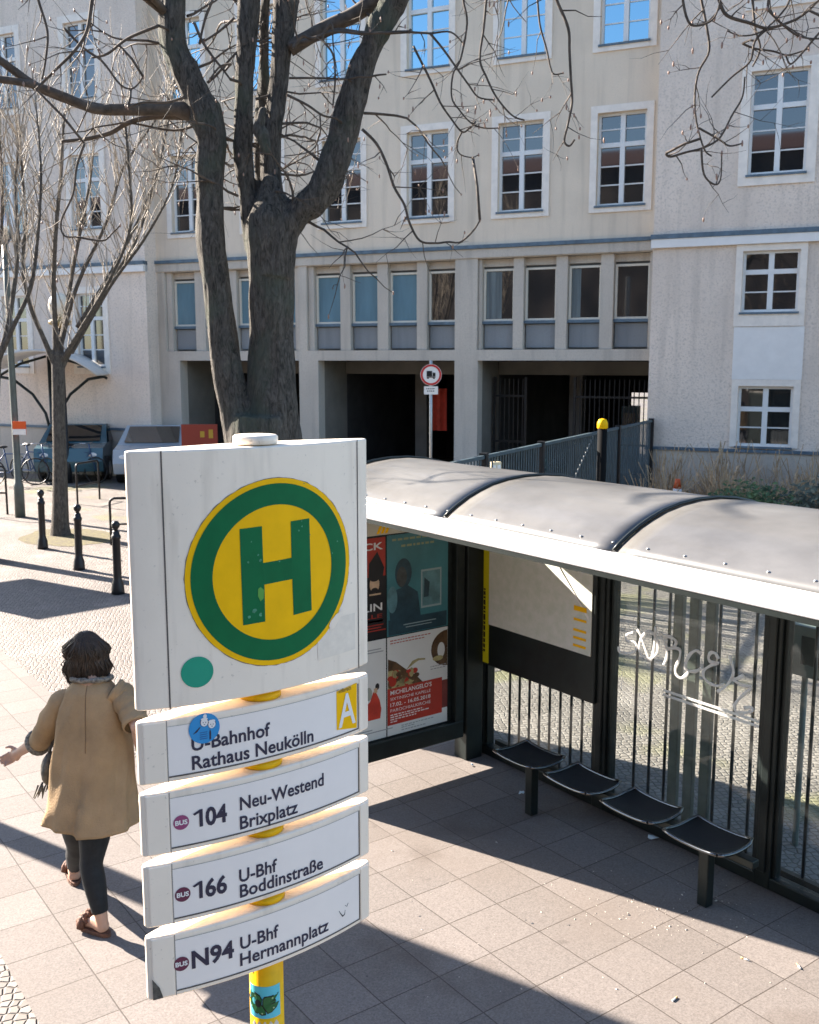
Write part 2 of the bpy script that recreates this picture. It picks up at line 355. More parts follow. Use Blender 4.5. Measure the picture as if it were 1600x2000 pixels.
# ------------------------------------------------------------------ ground
g = MB(); g.quad((.56, -400, 0), (900, -400, 0), (900, 900, 0), (.56, 900, 0))
g.build('ground', M['mosaic_moss'], fix=False, kind='structure')
p = MB()
p.quad((1.148, -40, .004), (5.0, -40, .004), (5.0, 7.35, .004), (1.148, 7.35, .004))
p.quad((1.148, 7.35, .004), (2.65, 7.35, .004), (2.65, 200, .004), (1.148, 200, .004))
p.build('pavement', M['slab'], fix=False, kind='structure')
p = MB(); p.quad((2.65, 7.35, .0045), (6.6, 7.35, .0045), (6.6, 33, .0045), (2.65, 33, .0045)); p.build('path', M['mosaic'], fix=False, kind='structure')
MB().box(.28, .56, -300, 600, -.3, .002).build('kerb', M['kerb'], kind='structure', bevel=.012)
p = MB(); p.quad((-900, -400, -.13), (.28, -400, -.13), (.28, 900, -.13), (-900, 900, -.13)); p.build('road', M['asphalt'], fix=False, kind='structure')
# soil bed round the street trees and in front of the right wing
M['soil'] = mat('soil', (.075, .06, .042), .95, var=.4, vscale=10, bump=.9, bscale=40, col2=(.15, .13, .05))
def patch(name, c, rx, ry, z, m, n=26, kind='structure'):
    b = MB(); vs = [V(c)]
    for k in range(n):
        a = 2 * math.pi * k / n; q = 1 + .22 * noise.noise(V((math.cos(a) * 1.7 + c[0], math.sin(a) * 1.7 + c[1], 3)))
        vs.append(V((c[0] + rx * q * math.cos(a), c[1] + ry * q * math.sin(a), z)))
    vs[0].z = z
    b.add(vs, [(0, 1 + k, 1 + (k + 1) % n) for k in range(n)]); return b.build(name, m, fix=False, kind=kind)
patch('soil', (5.46, 17.7, 0), .75, 1.0, .009, M['soil'])
patch('soil', (4.65, 8.75, 0), 1.1, 1.25, .009, M['soil'])

# ------------------------------------------------------------------ office building (facade coordinates: s to the right, z up, o outwards)
K = .9333
FAZ = R(-29.6); FE = V((math.sin(FAZ), math.cos(FAZ), 0)); FN = V((-math.cos(FAZ), math.sin(FAZ), 0))
FP0 = at(930, 705, 25 * K); FP0.z = 0
bld = empty('office_building', (FP0.x, FP0.y, 0), label='pale beige rendered office block with white cross-barred windows and open ground-floor passages', cat='building')
def fr(s, o, z): return FP0 - FE * (s * K) + FN * (o * K) + V((0, 0, z * K))
def fbox(b, s0, s1, o0, o1, z0, z1, m=0): return b.box(s0, s1, o0, o1, z0, z1, m, fr)
def wall(b, s0, s1, z0, z1, o, holes, depth, m=0):
    ss = sorted({s0, s1, *[h[0] for h in holes], *[h[1] for h in holes]}); zs = sorted({z0, z1, *[h[2] for h in holes], *[h[3] for h in holes]})
    ss = [q for q in ss if s0 <= q <= s1]; zs = [q for q in zs if z0 <= q <= z1]
    for i in range(len(ss) - 1):
        for j in range(len(zs) - 1):
            cs, cz = (ss[i] + ss[i + 1]) / 2, (zs[j] + zs[j + 1]) / 2
            if any(h[0] < cs < h[1] and h[2] < cz < h[3] for h in holes): continue
            b.quad(fr(ss[i], o, zs[j]), fr(ss[i + 1], o, zs[j]), fr(ss[i + 1], o, zs[j + 1]), fr(ss[i], o, zs[j + 1]), m)
    for h in holes:
        a, c, d, e = h[:4]; q = o - depth
        b.quad(fr(a, o, d), fr(a, q, d), fr(a, q, e), fr(a, o, e), m); b.quad(fr(c, o, d), fr(c, o, e), fr(c, q, e), fr(c, q, d), m)
        b.quad(fr(a, o, d), fr(c, o, d), fr(c, q, d), fr(a, q, d), m); b.quad(fr(a, o, e), fr(a, q, e), fr(c, q, e), fr(c, o, e), m)
TOPZ = 17.5
SW, SL = 4.31, -9.56            # wing corners
WO = .5
pit = 2.37
r2 = [(-2.0 + pit * i + .14, -2.0 + pit * i + 1.24) for i in range(-3, 3)]
holes = []
win = []
for a, c in r2:
    for zb in (6.80, 10.28, 13.8):
        h = (a, c, zb, zb + 2.02); holes.append(h); win.append((h, 'tall', zb))
main = MB()
passages = [(-4.42, -.56, -.05, 3.31), (.05, 4.9, -.05, 3.31), (-8.86, -5.0, -.05, 3.31)]
bands = [(-4.74, -.56, 3.57, 5.74), (.02, 4.9, 3.57, 5.74), (-9.3, -5.0, 3.57, 5.74)]
wall(main, SL - .2, SW + .8, 5.97, TOPZ, 0, holes, .17)
wallo = main.build('wall', M['wall'], bld, fix=False)
low = MB(); wall(low, SL - .2, SW + .8, -.1, 5.97, .02, passages + bands, .34)
low.build('ground_storey', M['concrete'], bld, fix=False)
b = MB(); fbox(b, SL - .1, SW + .05, -.1, .10, 5.975, 6.06); b.build('cornice', M['zinc'], bld)
b = MB(); fbox(b, SL - .1, SW + .1, .02, .055, 5.76, 5.97); b.build('lintel', M['concrete'], bld)
# bays: mullions, recessed panels, windows
M['curtain'] = mat('net_curtain', (.16, .19, .19), .35, var=.35, vscale=9, stretch=(1, 1, .05), spec=.5)
def bay_window(s0, s1, greyblue, curtain=0, zt=5.5):
    fo = MB(); o0 = -.24
    t = .055
    fbox(fo, s0, s0 + t, o0, o0 + .07, 4.26, zt); fbox(fo, s1 - t * .7, s1, o0, o0 + .07, 4.26, zt)
    fbox(fo, s0 + t, s1 - t * .7, o0, o0 + .07, zt - .05, zt); fbox(fo, s0 + t, s1 - t * .7, o0, o0 + .07, 4.26, 4.31)
    f = fo.build('window', M['cream_frame'], bld)
    q = MB(); fbox(q, s0 + t, s1 - t * .7, o0, o0 + .03, 4.31, zt - .05); q.build('pane', M['pane_greyblue' if greyblue else 'pane'], f)
    if curtain:
        q = MB(); n = 14; w_ = (s1 - s0) * curtain
        q.add([fr(s0 + t + .01 + w_ * k / n, o0 + .033 + .003 * math.sin(k * 1.9), z) for z in (4.32, zt - .06) for k in range(n + 1)], [(k, k + 1, n + 2 + k, n + 1 + k) for k in range(n)]); q.build('curtain', M['curtain'], f, fix=False)
    q = MB(); fbox(q, s0 - .02, s1 + .02, o0 - .02, o0 + .12, 4.19, 4.258); q.build('sill', M['zinc'], f)
for bi, (b0, b1) in enumerate(((-4.74, -.56), (.02, 4.29), (-9.3, -5.0))):
    cols = {0: [(-4.55, -3.80), (-3.48, -2.73), (-2.4, -1.63), (-1.33, -.60)], 1: [(.12, .90), (1.18, 1.95), (2.25, 3.01), (3.34, 4.13)], 2: [(-9.1, -8.35), (-8.0, -7.25), (-6.95, -6.2), (-5.85, -5.15)]}[bi]
    bk = MB(); bk.quad(fr(b0, -.3, 3.57), fr(b1 + .6, -.3, 3.57), fr(b1 + .6, -.3, 5.74), fr(b0, -.3, 5.74)); bk.build('bay_back', M['panel_grey'], bld, fix=False)
    edges = [b0] + [x for c in cols for x in c] + [b1]
    mu = MB()
    for i in range(0, len(edges), 2):
        if edges[i + 1] - edges[i] > .05: fbox(mu, edges[i] + .015, edges[i + 1] - .015, -.295, -.06, 3.575, 5.735)
    fbox(mu, b0 + .01, b1 + .3, -.296, -.2, 5.56, 5.73)
    mu.build('mullions', M['concrete'], bld)
    for k, (c0, c1) in enumerate(cols):
        bay_window(c0, c1, (bi == 0 and k < 3) or bi == 2, [0, 0, .28, 0][k] if bi == 1 and k else (.5 if bi == 1 else 0))
        q = MB(); fbox(q, c0 + .02, c1 - .02, -.298, -.2, 3.62, 4.17); q.build('spandrel', M['panel_grey'], bld)
# passages
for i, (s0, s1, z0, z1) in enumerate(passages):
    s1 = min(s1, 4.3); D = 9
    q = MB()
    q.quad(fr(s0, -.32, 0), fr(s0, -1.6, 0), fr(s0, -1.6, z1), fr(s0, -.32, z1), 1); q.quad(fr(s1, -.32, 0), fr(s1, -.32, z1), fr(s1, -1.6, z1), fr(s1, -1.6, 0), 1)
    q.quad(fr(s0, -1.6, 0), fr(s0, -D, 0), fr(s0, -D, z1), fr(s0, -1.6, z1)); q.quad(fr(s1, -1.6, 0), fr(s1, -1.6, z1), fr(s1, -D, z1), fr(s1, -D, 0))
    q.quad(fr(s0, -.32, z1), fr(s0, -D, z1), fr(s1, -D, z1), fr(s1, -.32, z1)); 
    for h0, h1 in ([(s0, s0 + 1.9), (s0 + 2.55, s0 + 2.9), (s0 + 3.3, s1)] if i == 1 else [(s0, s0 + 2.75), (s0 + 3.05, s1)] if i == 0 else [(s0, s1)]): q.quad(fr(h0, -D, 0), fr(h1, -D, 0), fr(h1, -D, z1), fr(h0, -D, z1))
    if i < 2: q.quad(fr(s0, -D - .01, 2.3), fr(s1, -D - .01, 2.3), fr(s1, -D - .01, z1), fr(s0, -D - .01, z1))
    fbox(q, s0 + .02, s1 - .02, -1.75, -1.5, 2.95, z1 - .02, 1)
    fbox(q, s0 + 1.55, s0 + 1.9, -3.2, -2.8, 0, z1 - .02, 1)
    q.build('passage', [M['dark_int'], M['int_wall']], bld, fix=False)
# window builder: surround (part) > frame, pane, sill
def tall_window(h, o, reveal, upper=2, lower=3, tz=.66, high=False, sur=.16, parent=bld, bot=None):
    a, c, d, e = h[:4]
    sb = MB()
    sf = .028
    bt = sur * .95 if bot is None else bot
    fbox(sb, a - sur, a - .004, o - .01, o + sf, d - bt, e + sur); fbox(sb, c + .004, c + sur, o - .01, o + sf, d - bt, e + sur)
    fbox(sb, a - .004, c + .004, o - .01, o + sf, e + .004, e + sur); fbox(sb, a - .004, c + .004, o - .01, o + sf + .01, d - bt, d - .004)
    sr = sb.build('window', M['surround'], parent)
    f = MB(); q0, q1 = o - reveal, o - reveal + .06; t = .055; mid = (a + c) / 2; tr = d + (e - d) * tz if upper else e
    fbox(f, a, a + t, q0, q1, d, e); fbox(f, c - t, c, q0, q1, d, e); fbox(f, a + t, c - t, q0, q1, e - t, e); fbox(f, a + t, c - t, q0, q1, d, d + t)
    fbox(f, mid - .055, mid + .055, q0, q1 + .012, d + t, e - t)
    fbox(f, a + t, mid - .055, q0, q1 + .008, tr - .05, tr + .05); fbox(f, mid + .055, c - t, q0, q1 + .008, tr - .05, tr + .05)
    for i in range(1, lower):
        z = d + t + (tr - .05 - d - t) * i / lower
        fbox(f, a + t, mid - .055, q0, q1 - .025, z - .014, z + .014); fbox(f, mid + .055, c - t, q0, q1 - .025, z - .014, z + .014)
    for i in range(1, upper):
        z = tr + .05 + (e - t - tr - .05) * i / upper
        fbox(f, a + t, mid - .055, q0, q1 - .025, z - .014, z + .014); fbox(f, mid + .055, c - t, q0, q1 - .025, z - .014, z + .014)
    f.build('frame', M['frame_white'], sr)
    tilt = (random.random() - .5) * .02
    pn = MB(); pn.quad(fr(a + t * .5, q0 + .015 + tilt, d + t * .5), fr(c - t * .5, q0 + .015, d + t * .5), fr(c - t * .5, q0 + .015, e - t * .5), fr(a + t * .5, q0 + .015 + tilt, e - t * .5))
    pn.build('pane', M['pane_blue' if high else 'pane'], sr, fix=False)
    s_ = MB(); fbox(s_, a - .03, c + .03, q1, o + .07, d - .045, d - .002); s_.build('sill', M['zinc'], sr)
for h, k, zb in win: tall_window(h, 0, .17, high=zb > 9)
# right wing
def wing(s0, s1, wins, side):
    b = MB(); hs = [x[0] for x in wins]
    wall(b, s0, s1, 1.40, 5.74, WO, [h for h in hs if h[3] < 6], .13); wall(b, s0, s1, 6.0, TOPZ, WO, [h for h in hs if h[3] > 6], .13)
    b.quad(fr(s0, WO, 5.74), fr(s1, WO, 5.74), fr(s1, WO, 6.0), fr(s0, WO, 6.0))
    sx = s0 if side == 'r' else s1
    b.quad(fr(sx, WO, -.1), fr(sx, WO, TOPZ), fr(sx, -.5, TOPZ), fr(sx, -.5, -.1))
    b.build('wing_wall', M['wing'], bld, fix=False)
    q = MB(); fbox(q, s0 - .0, s1, WO - .2, WO + .03, -.1, 1.33); q.build('plinth', M['concrete'], bld)
    q = MB(); fbox(q, s0 - .02, s1, WO - .1, WO + .07, 1.333, 1.40); q.build('plinth_cap', M['zinc'], bld)
    q = MB(); fbox(q, s0 - .03, s1, WO - .1, WO + .09, 5.745, 5.93); q.build('string_course', M['white_paint'], bld)
    q = MB(); fbox(q, s0 - .04, s1, WO - .1, WO + .11, 5.933, 6.03); q.build('cornice', M['zinc'], bld)
    for h, kind in wins:
        if kind == 't': tall_window(h, WO, .13, sur=.19, bot=.22)
        if kind == 'u': tall_window(h, WO, .13, upper=1, lower=2, sur=.14, tz=.66, bot=.30)
        if kind == 'd': tall_window(h, WO, .13, upper=1, lower=2, sur=.14, tz=.62, bot=.02)
rw = [((6.22, 7.36, 7.16, 9.22), 't'), ((6.22, 7.36, 4.33, 5.60), 'u'), ((6.25, 7.37, 1.47, 2.76), 'd'), ((6.22, 7.36, 10.65, 12.7), 't')]
rw += [((h[0] + 3.3, h[1] + 3.3, h[2], h[3]), k) for h, k in rw]
wing(SW, SW + 9, rw, 'r')
for ds in (0, 3.3):
    q = MB(); fbox(q, 6.1 + ds, 7.52 + ds, WO + .002, WO + .022, 2.905, 4.02); q.build('white_field', M['white_paint'], bld)
lw = []
for a in (-12.05, -14.9, -17.75):
    lw += [((a, a + .95, 3.15, 5.2), 't'), ((a, a + 1.05, 7.0, 9.0), 't'), ((a, a + 1.05, 10.5, 12.5), 't')]
wing(SL - 14, SL, lw, 'l')
q = MB(); fbox(q, SL - 14, SW + 9, -14, -9.05, 3.4, TOPZ); fbox(q, SL - 14, SW + 9, -9.05, -.6, 14, TOPZ - .02); q.build('rear_block', M['wall'], bld)

# red hanging in the left passage, gate bars in the right one
q = MB(); n = 10
for i in range(n):
    a = -2.15 + .5 * i / n; a2 = -2.15 + .5 * (i + 1) / n
    f1 = lambda x: -2.2 + .05 * math.sin(x * 26)
    q.quad(fr(a, f1(a), 1.55), fr(a2, f1(a2), 1.55), fr(a2, f1(a2), 2.5), fr(a, f1(a), 2.5)); q.quad(fr(a, f1(a) - .03, 1.4), fr(a, f1(a) - .03, 2.55), fr(a2, f1(a2) - .03, 2.55), fr(a2, f1(a2) - .03, 1.4))
q.build('hanging_cloth', mat('red_cloth', (.55, .06, .03), .8, var=.2, vscale=4), fix=False, label='orange-red cloth hanging in the dark passage behind the round traffic sign', cat='cloth')
gt = empty('passage_gate', fr(.2, -1.0, 0), label='dark barred double gate inside the right-hand passage beside the concrete pillar', cat='gate')
for (s0, s1) in ((.12, 1.0), (2.2, 4.2)):
    q = MB(); fbox(q, s0, s0 + .06, -1.03, -.97, .02, 2.9); fbox(q, s1 - .06, s1, -1.03, -.97, .02, 2.9)
    for z in (.1, 1.25, 2.4): fbox(q, s0 + .06, s1 - .06, -1.02, -.98, z, z + .05)
    k = s0 + .16
    while k < s1 - .08: fbox(q, k, k + .022, -1.011, -.989, .15, 2.85); k += .12
    q.build('leaf', M['black_iron'], gt)
q = MB(); q.tube([fr(1.0, -1.0, .15), fr(2.15, -1.0, 1.2)], .02, 6); q.build('brace', M['black_iron'], gt)
# plain pale blue box deep in the courtyard passage
q = MB(); fbox(q, 2.3, 2.75, -6.5, -6.0, .02, 2.0); fbox(q, 2.34, 2.71, -5.998, -5.99, 1.1, 1.8, 1)
q.build('pale_cuboid', [mat('pale_blue_metal', (.35, .5, .6), .5), M['white_paint']], bevel=.02, label='pale blue cabinet standing deep inside the right-hand passage', cat='cuboid')

# block across the street, behind the viewer (seen mirrored in the panes)
ob = empty('street_block', (-16, -14, 0), label='brown facade across the street, mirrored in the office windows', cat='building')
q = MB(); q.box(-60, 40, -14, 0, -.13, 15.5, 0, lambda x, y, z: (V((-19, -13, 0)) + V((.494, -.869, 0)) * x + V((.869, .494, 0)) * y + V((0, 0, z)))); q.build('wall', mat('brown_brick', (.012, .011, .012), .9, col2=(.075, .06, .052), vscale=.5, detail=1, stretch=(1, 1, .6)), ob)
q = MB(); q.prism([V((-19, -13, 15.5)) + V((.494, -.869, 0)) * -61 + V((.869, .494, 0)) * y + V((0, 0, z)) for y, z in ((.4, -.01), (-7, 2.4), (-14.4, -.01))], V((.494, -.869, 0)) * 102); q.build('roof', mat('red_tiles', (.045, .019, .016), .9, var=.3, vscale=3), ob)

# ------------------------------------------------------------------ railing fence from the right wing towards the shelter
fd = V((-.893, -.450, 0)); f0 = V((16.58, 14.08, 0)); fz = 1.86
fence = empty('railing_fence', f0, label='blue-grey slatted metal fence running from the building corner behind the shelter', cat='fence')
q = MB()
fside = V((-fd.y, fd.x, 0))
def fxyz(t, o, z): return f0 + fd * t + fside * o + V((0, 0, z))
t = .1
while t < 10.9:
    q.box(t, t + .022, -.008, .008, .08, fz - .04, 0, fxyz); t += .10
q.build('slats', M['fence_metal'], fence)
q = MB(); q.box(0, 11, -.03, .03, fz - .045, fz, 0, fxyz); q.box(0, 11, -.022, .022, .1, .15, 0, fxyz); q.build('rail', M['fence_metal'], fence)
for t in (0, 2.55, 3.65, 6.8, 9.0, 10.95):
    q = MB(); q.box(t - .04, t + .04, -.05, .05, 0, fz + .03, 0, fxyz); q.build('post', M['black_iron'], fence)
q = MB(); q.tube([fxyz(4.0, -.03, 1.8), fxyz(6.4, -.03, .3)], .014, 6); q.build('brace', M['galv'], fence)
q = MB(); q.box(6.55, 6.75, -.035, -.015, 1.25, 1.55, 0, fxyz); q.box(6.52, 6.78, -.036, -.016, 1.56, 1.60, 0, fxyz); q.build('notice', mat('teal_notice', (.10, .28, .28), .5), fence)
# post with yellow cap
c = at(1177, 830, 16.2); b_ = V((c.x, c.y, 0))
pc = empty('marker_post', b_, label='black post with a yellow cap in front of the slatted fence', cat='post')
MB().lathe(b_, [(.09, 0), (.085, .1), (.075, .12), (.075, c.z - .06)], 14).build('shaft', mat('matte_black', (.008, .008, .008), .85, spec=.1), pc)
MB().lathe(b_, [(.075, c.z - .058), (.085, c.z - .05), (.085, c.z + .03), (.06, c.z + .09), (.02, c.z + .10)], 14).build('cap', M['yellow'], pc)
c = at(965, 905, 13.5); b_ = V((c.x, c.y, 0))
q = MB(); q.box(b_.x - .09, b_.x + .09, b_.y - .05, b_.y + .05, 0, c.z + .02); q.box(b_.x - .075, b_.x - .01, b_.y - .054, b_.y - .0505, c.z - .4, c.z - .02, 1); q.box(b_.x + .015, b_.x + .075, b_.y - .054, b_.y - .0505, c.z - .4, c.z - .02, 1)
q.build('charging_post', [mat('cream_post', (.72, .62, .42), .5), M['white_paint']], bevel=.015, label='cream square post just behind the shelter roof', cat='post')

# height-limit sign in front of the passages
c = at(842, 732, 19.6); b_ = V((c.x, c.y, 0)); rs = .205
hs = empty('traffic_sign', b_, label='round red-rimmed lorry restriction sign with small white plate on a grey pole', cat='traffic sign')
MB().lathe(b_, [(.03, 0), (.03, c.z + .27), (.02, c.z + .275)], 10).build('pole', M['galv'], hs)
fx = V((RT.x, RT.y, 0)).normalized(); fy = V((FH.x, FH.y, 0))
def disc(b, c, r0, r1, off, th, m, seg=36, ux=fx, uy=fy):
    vs = []; fs = []
    for k in range(seg):
        a = 2 * math.pi * k / seg; d = ux * math.cos(a) + V((0, 0, math.sin(a)))
        vs += [c + d * r0 - uy * off, c + d * r1 - uy * off, c + d * r1 - uy * (off - th)]
    for k in range(seg):
        j = (k + 1) % seg; fs += [(3 * k, 3 * k + 1, 3 * j + 1, 3 * j), (3 * k + 1, 3 * k + 2, 3 * j + 2, 3 * j + 1)]
    b.add(vs, fs, m)
    if r0 == 0: pass
q = MB(); disc(q, c, .001, rs, .045, .012, 0); disc(q, c, rs * .78, rs * .97, .048, .002, 1)
q.add([c + fx * (rs * .98 * math.cos(k * .3142)) + V((0, 0, rs * .98 * math.sin(k * .3142))) - fy * .031 for k in range(20)], [list(range(20))], 0)
di = q.build('disc', [M['white_paint'], M['red']], hs, fix=False)
q = MB()
def lb(x0, x1, z0, z1): q.box(x0, x1, .0485, .0505, z0, z1, 0, lambda x, y, z: c + fx * x - fy * y + V((0, 0, z)))
lb(-.085, .02, -.03, .075); lb(.03, .085, -.03, .04); lb(-.085, .085, -.052, -.035)
for x in (-.06, .055): lb(x - .018, x + .018, -.075, -.055)
q.build('lorry_symbol', M['black'], di)
q = MB(); q.box(-.135, .135, .032, .045, -rs - .17, -rs - .015, 0, lambda x, y, z: c + fx * x - fy * y + V((0, 0, z))); pl = q.build('plate', M['white_paint'], hs)
q = MB()
for zz, w_ in ((-.07, .09), (-.115, .075)):
    x = -w_
    while x < w_ - .01:
        l = random.uniform(.012, .035); q.box(x, min(x + l, w_), .0455, .047, -rs + zz, -rs + zz + .018, 0, lambda x, y, z: c + fx * x - fy * y + V((0, 0, z))); x += l + .012
q.build('small_print', M['black'], pl)

# ------------------------------------------------------------------ garden in front of the right wing
patch('soil', tuple(fr(9.5, 2.6, 0)[:2]) + (0,), 5.8, 3.4, .012, M['soil'])
M['dry'] = mat('dry_grass', (.48, .335, .20), .9, var=.4, vscale=6)
M['leafg'] = mat('shrub_leaf', (.055, .105, .035), .55, var=.5, vscale=4)
M['leafd'] = mat('shrub_leaf_grey', (.085, .10, .07), .6, var=.5, vscale=4)
rng = random.Random(3)
def leafball(b, c, rx, ry, rz, n, size, m):
    for _ in range(n):
        d = V((rng.gauss(0, 1), rng.gauss(0, 1), rng.gauss(0, 1))).normalized() * (rng.random() ** .4)
        lump = 1 + .35 * noise.noise(d * 2.3 + V(c)); p = V(c) + V((d.x * rx, d.y * ry, d.z * rz)) * lump
        if p.z < .02: p.z = .02 + rng.random() * .1
        u = V((rng.gauss(0, 1), rng.gauss(0, 1), rng.gauss(0, .7))).normalized(); v = u.orthogonal().normalized(); s_ = size * rng.uniform(.6, 1.3)
        b.add([p - u * s_, p + v * s_ * .45, p + u * s_, p - v * s_ * .45 + V((0, 0, s_ * .2))], [(0, 1, 2, 3)], m)
shrubs = []
for i, (s_, o, h, rr) in enumerate(((7.0, 4.0, .50, .8), (8.2, 4.0, .55, .75), (9.4, 4.1, .48, .75), (6.35, 3.4, .32, .45), (10.4, 3.8, .5, .75), (7.6, 4.6, .36, .7))):
    c = fr(s_, o, 0); q = MB(); leafball(q, (c.x, c.y, h), rr, rr, h * 1.1, 1700, .055, 0)
    for k in range(6): q.tube([(c.x, c.y, 0), (c.x + rng.gauss(0, .25), c.y + rng.gauss(0, .25), h * 1.3)], [.012, .004], 4, 1)
    o_ = q.build('garden_shrub', [M['leafg' if i % 2 == 0 else 'leafd'], M['twig']], fix=False)
    tag(o_, ['dark green low shrub in front of the white-framed lower window', 'grey-green shrub standing right of the low dark green one', 'dark green shrub near the right edge of the planting bed', 'small grey twiggy shrub beside the orange cone', 'rounded green shrub farthest right in the planting bed', 'low grey shrub at the front edge of the planting bed'][i], 'shrub', 'shrubs in the planting bed')
cone = at(1322, 985, 19.5); cone.z = 0
q = MB()
for _ in range(5200):
    s_ = rng.uniform(4.7, 12.2); o = rng.uniform(.75, 3.6); c = fr(s_, o, 0)
    if (c - cone).length < .55 or ((c - cone).dot(FH) < 0 and abs((c - cone).dot(RT)) < .35): continue
    h = rng.uniform(.55, 1.2) * (1.15 if noise.noise(V((s_ * .8, o, 0))) > 0 else .6) * (1 - .12 * o + .2)
    l = V((rng.gauss(0, .16), rng.gauss(0, .16), 0)); wv = V((rng.gauss(0, 1), rng.gauss(0, 1), 0)).normalized() * .006
    a = c; m_ = c + l * .4 + V((0, 0, h * .6)); t_ = c + l * 1.3 + V((0, 0, h))
    q.add([a - wv, a + wv, m_ + wv, m_ - wv, t_ + wv * 1.5, t_ - wv * 1.5], [(0, 1, 2, 3), (3, 2, 4, 5)])
q.build('dry_grass', M['dry'], fix=False, label='straw-coloured dry tall grass along the building plinth', cat='grass', kind='stuff')
c = cone
tc = empty('traffic_cone', c, label='small orange and white traffic cone at the left end of the planting bed', cat='cone')
q = MB(); q.box(c.x - .17, c.x + .17, c.y - .17, c.y + .17, .013, .05); q.build('base', M['orange'], tc, bevel=.012)
q = MB(); q.lathe(c, [(.15, .05), (.13, .30), (.115, .42)], 18); q.lathe(c, [(.115, .42), (.08, .62)], 18, 1); q.lathe(c, [(.08, .62), (.045, .80), (.03, .81)], 18); q.build('body', [M['orange'], M['white_paint']], tc)

# ------------------------------------------------------------------ bus shelter
XB, XF = 5.0, 3.62
sh = empty('bus_shelter', (4.3, 4.0, 0), label='glazed bus shelter with arched grey roof, poster case and mesh seats', cat='bus shelter')
YE = 6.05
posts = [5.86, 4.58, 3.27, 1.95]
prof = [(3.62, 2.168), (3.66, 2.197), (3.72, 2.232), (3.80, 2.272), (3.88, 2.303), (3.98, 2.335), (4.10, 2.357), (4.24, 2.369), (4.40, 2.367), (4.56, 2.350), (4.72, 2.315), (4.88, 2.262), (5.02, 2.205), (5.10, 2.165)]
rib_y = [4.60, 3.28, 1.95]
edges = [YE] + rib_y + [.7]
for i in range(4):
    y1, y0 = edges[i] - (.012 if i else 0), edges[i + 1] + .012
    q = MB(); ny = 10; vs = []; fs = []
    for j in range(ny + 1):
        y = y0 + (y1 - y0) * j / ny
        for x, z in prof:
            dz = .006 * noise.noise(V((x * 1.6, y * 1.3, 2)))
            vs.append((x, y, z + dz)); 
    n = len(prof)
    for j in range(ny):
        for k in range(n - 1): fs.append((j * n + k, j * n + k + 1, (j + 1) * n + k + 1, (j + 1) * n + k))
    q.add(vs, fs, 0, True)
    o = q.build('roof_panel', M['roof'], sh, fix=False)
    md = o.modifiers.new('t', 'SOLIDIFY'); md.thickness = .012; md.offset = -1
for y in rib_y + [YE + .006]:
    MB().tube([(x, y, z + .006) for x, z in prof], .0095, 8).build('rib', M['dark_metal'], sh)
q = MB(); q.prism([(3.60, YE, 2.062), (3.595, YE, 2.10), (3.60, YE, 2.150), (3.615, YE, 2.166), (3.66, YE, 2.166), (3.66, YE, 2.062)], (0, .7 - YE, 0)); q.build('fascia', M['fascia'], sh, bevel=.006)
q = MB(); y = YE - .12
while y > .8: q.ell((3.668, y, 2.203), .009, .009, .005, 8, 4); y -= .217
q.build('bolts', M['galv'], sh)
q = MB(); q.box(3.604, 3.655, .7, YE - .002, 2.036, 2.0605); q.build('gutter_edge', M['dark_metal'], sh)
q = MB(); q.box(5.03, 5.1, .7, YE - .002, 2.07, 2.155); q.build('rear_beam', M['dark_metal'], sh)
for y in posts:
    q = MB(); wd = .055
    q.box(XB - .035, XB + .085, y - wd, y + wd, 0, 2.2); q.box(XB - .05, XB - .0355, y - .028, y + .028, .1, 2.15); q.build('post', M['dark_metal'], sh, bevel=.008)
    q = MB(); q.prism([(XB, y - .02, 2.05), (XB, y - .02, 2.13), (4.3, y - .02, 2.31), (3.67, y - .02, 2.14), (3.67, y - .02, 2.07), (4.3, y - .02, 2.25)], (0, .04, 0)); q.build('roof_arm', M['dark_metal'], sh, bevel=.004)
q = MB(); q.box(XB - .03, XB + .05, 1.95, YE - .1, .0, .075); q.build('bottom_rail', M['dark_metal'], sh, bevel=.006)
q = MB(); q.box(XB - .02, XB + .045, 1.95, YE - .1, 1.98, 2.045); q.build('top_rail', M['dark_metal'], sh, bevel=.006)
panes = []
for i in range(3):
    y1, y0 = posts[i] - .058, posts[i + 1] + .058
    q = MB(); q.box(XB + .004, XB + .012, y0, y1, .08, 1.975); pn = q.build('glass_pane', M['glass'], sh, fix=True); panes.append((pn, y0, y1))
    q = MB(); 
    
    q.box(XB - .012, XB + .03, y0, y0 + .022, .078, 1.978); q.build('glazing_strip', M['dark_metal'], sh); q = MB(); q.box(XB - .012, XB + .03, y1 - .022, y1, .078, 1.978); q.build('glazing_strip', M['dark_metal'], sh)
    # etched double line, fading in the middle bay
    q = MB(); ya = y1 - (.45 if i == 1 else .25 if i == 2 else .03)
    for z in (.955, .985):
        q = MB(); q.box(XB + .0015, XB + .0035, y0 + .024, ya, z - .008, z + .008)
        if i > 0: q.build('etched_line', M['etch'], pn)
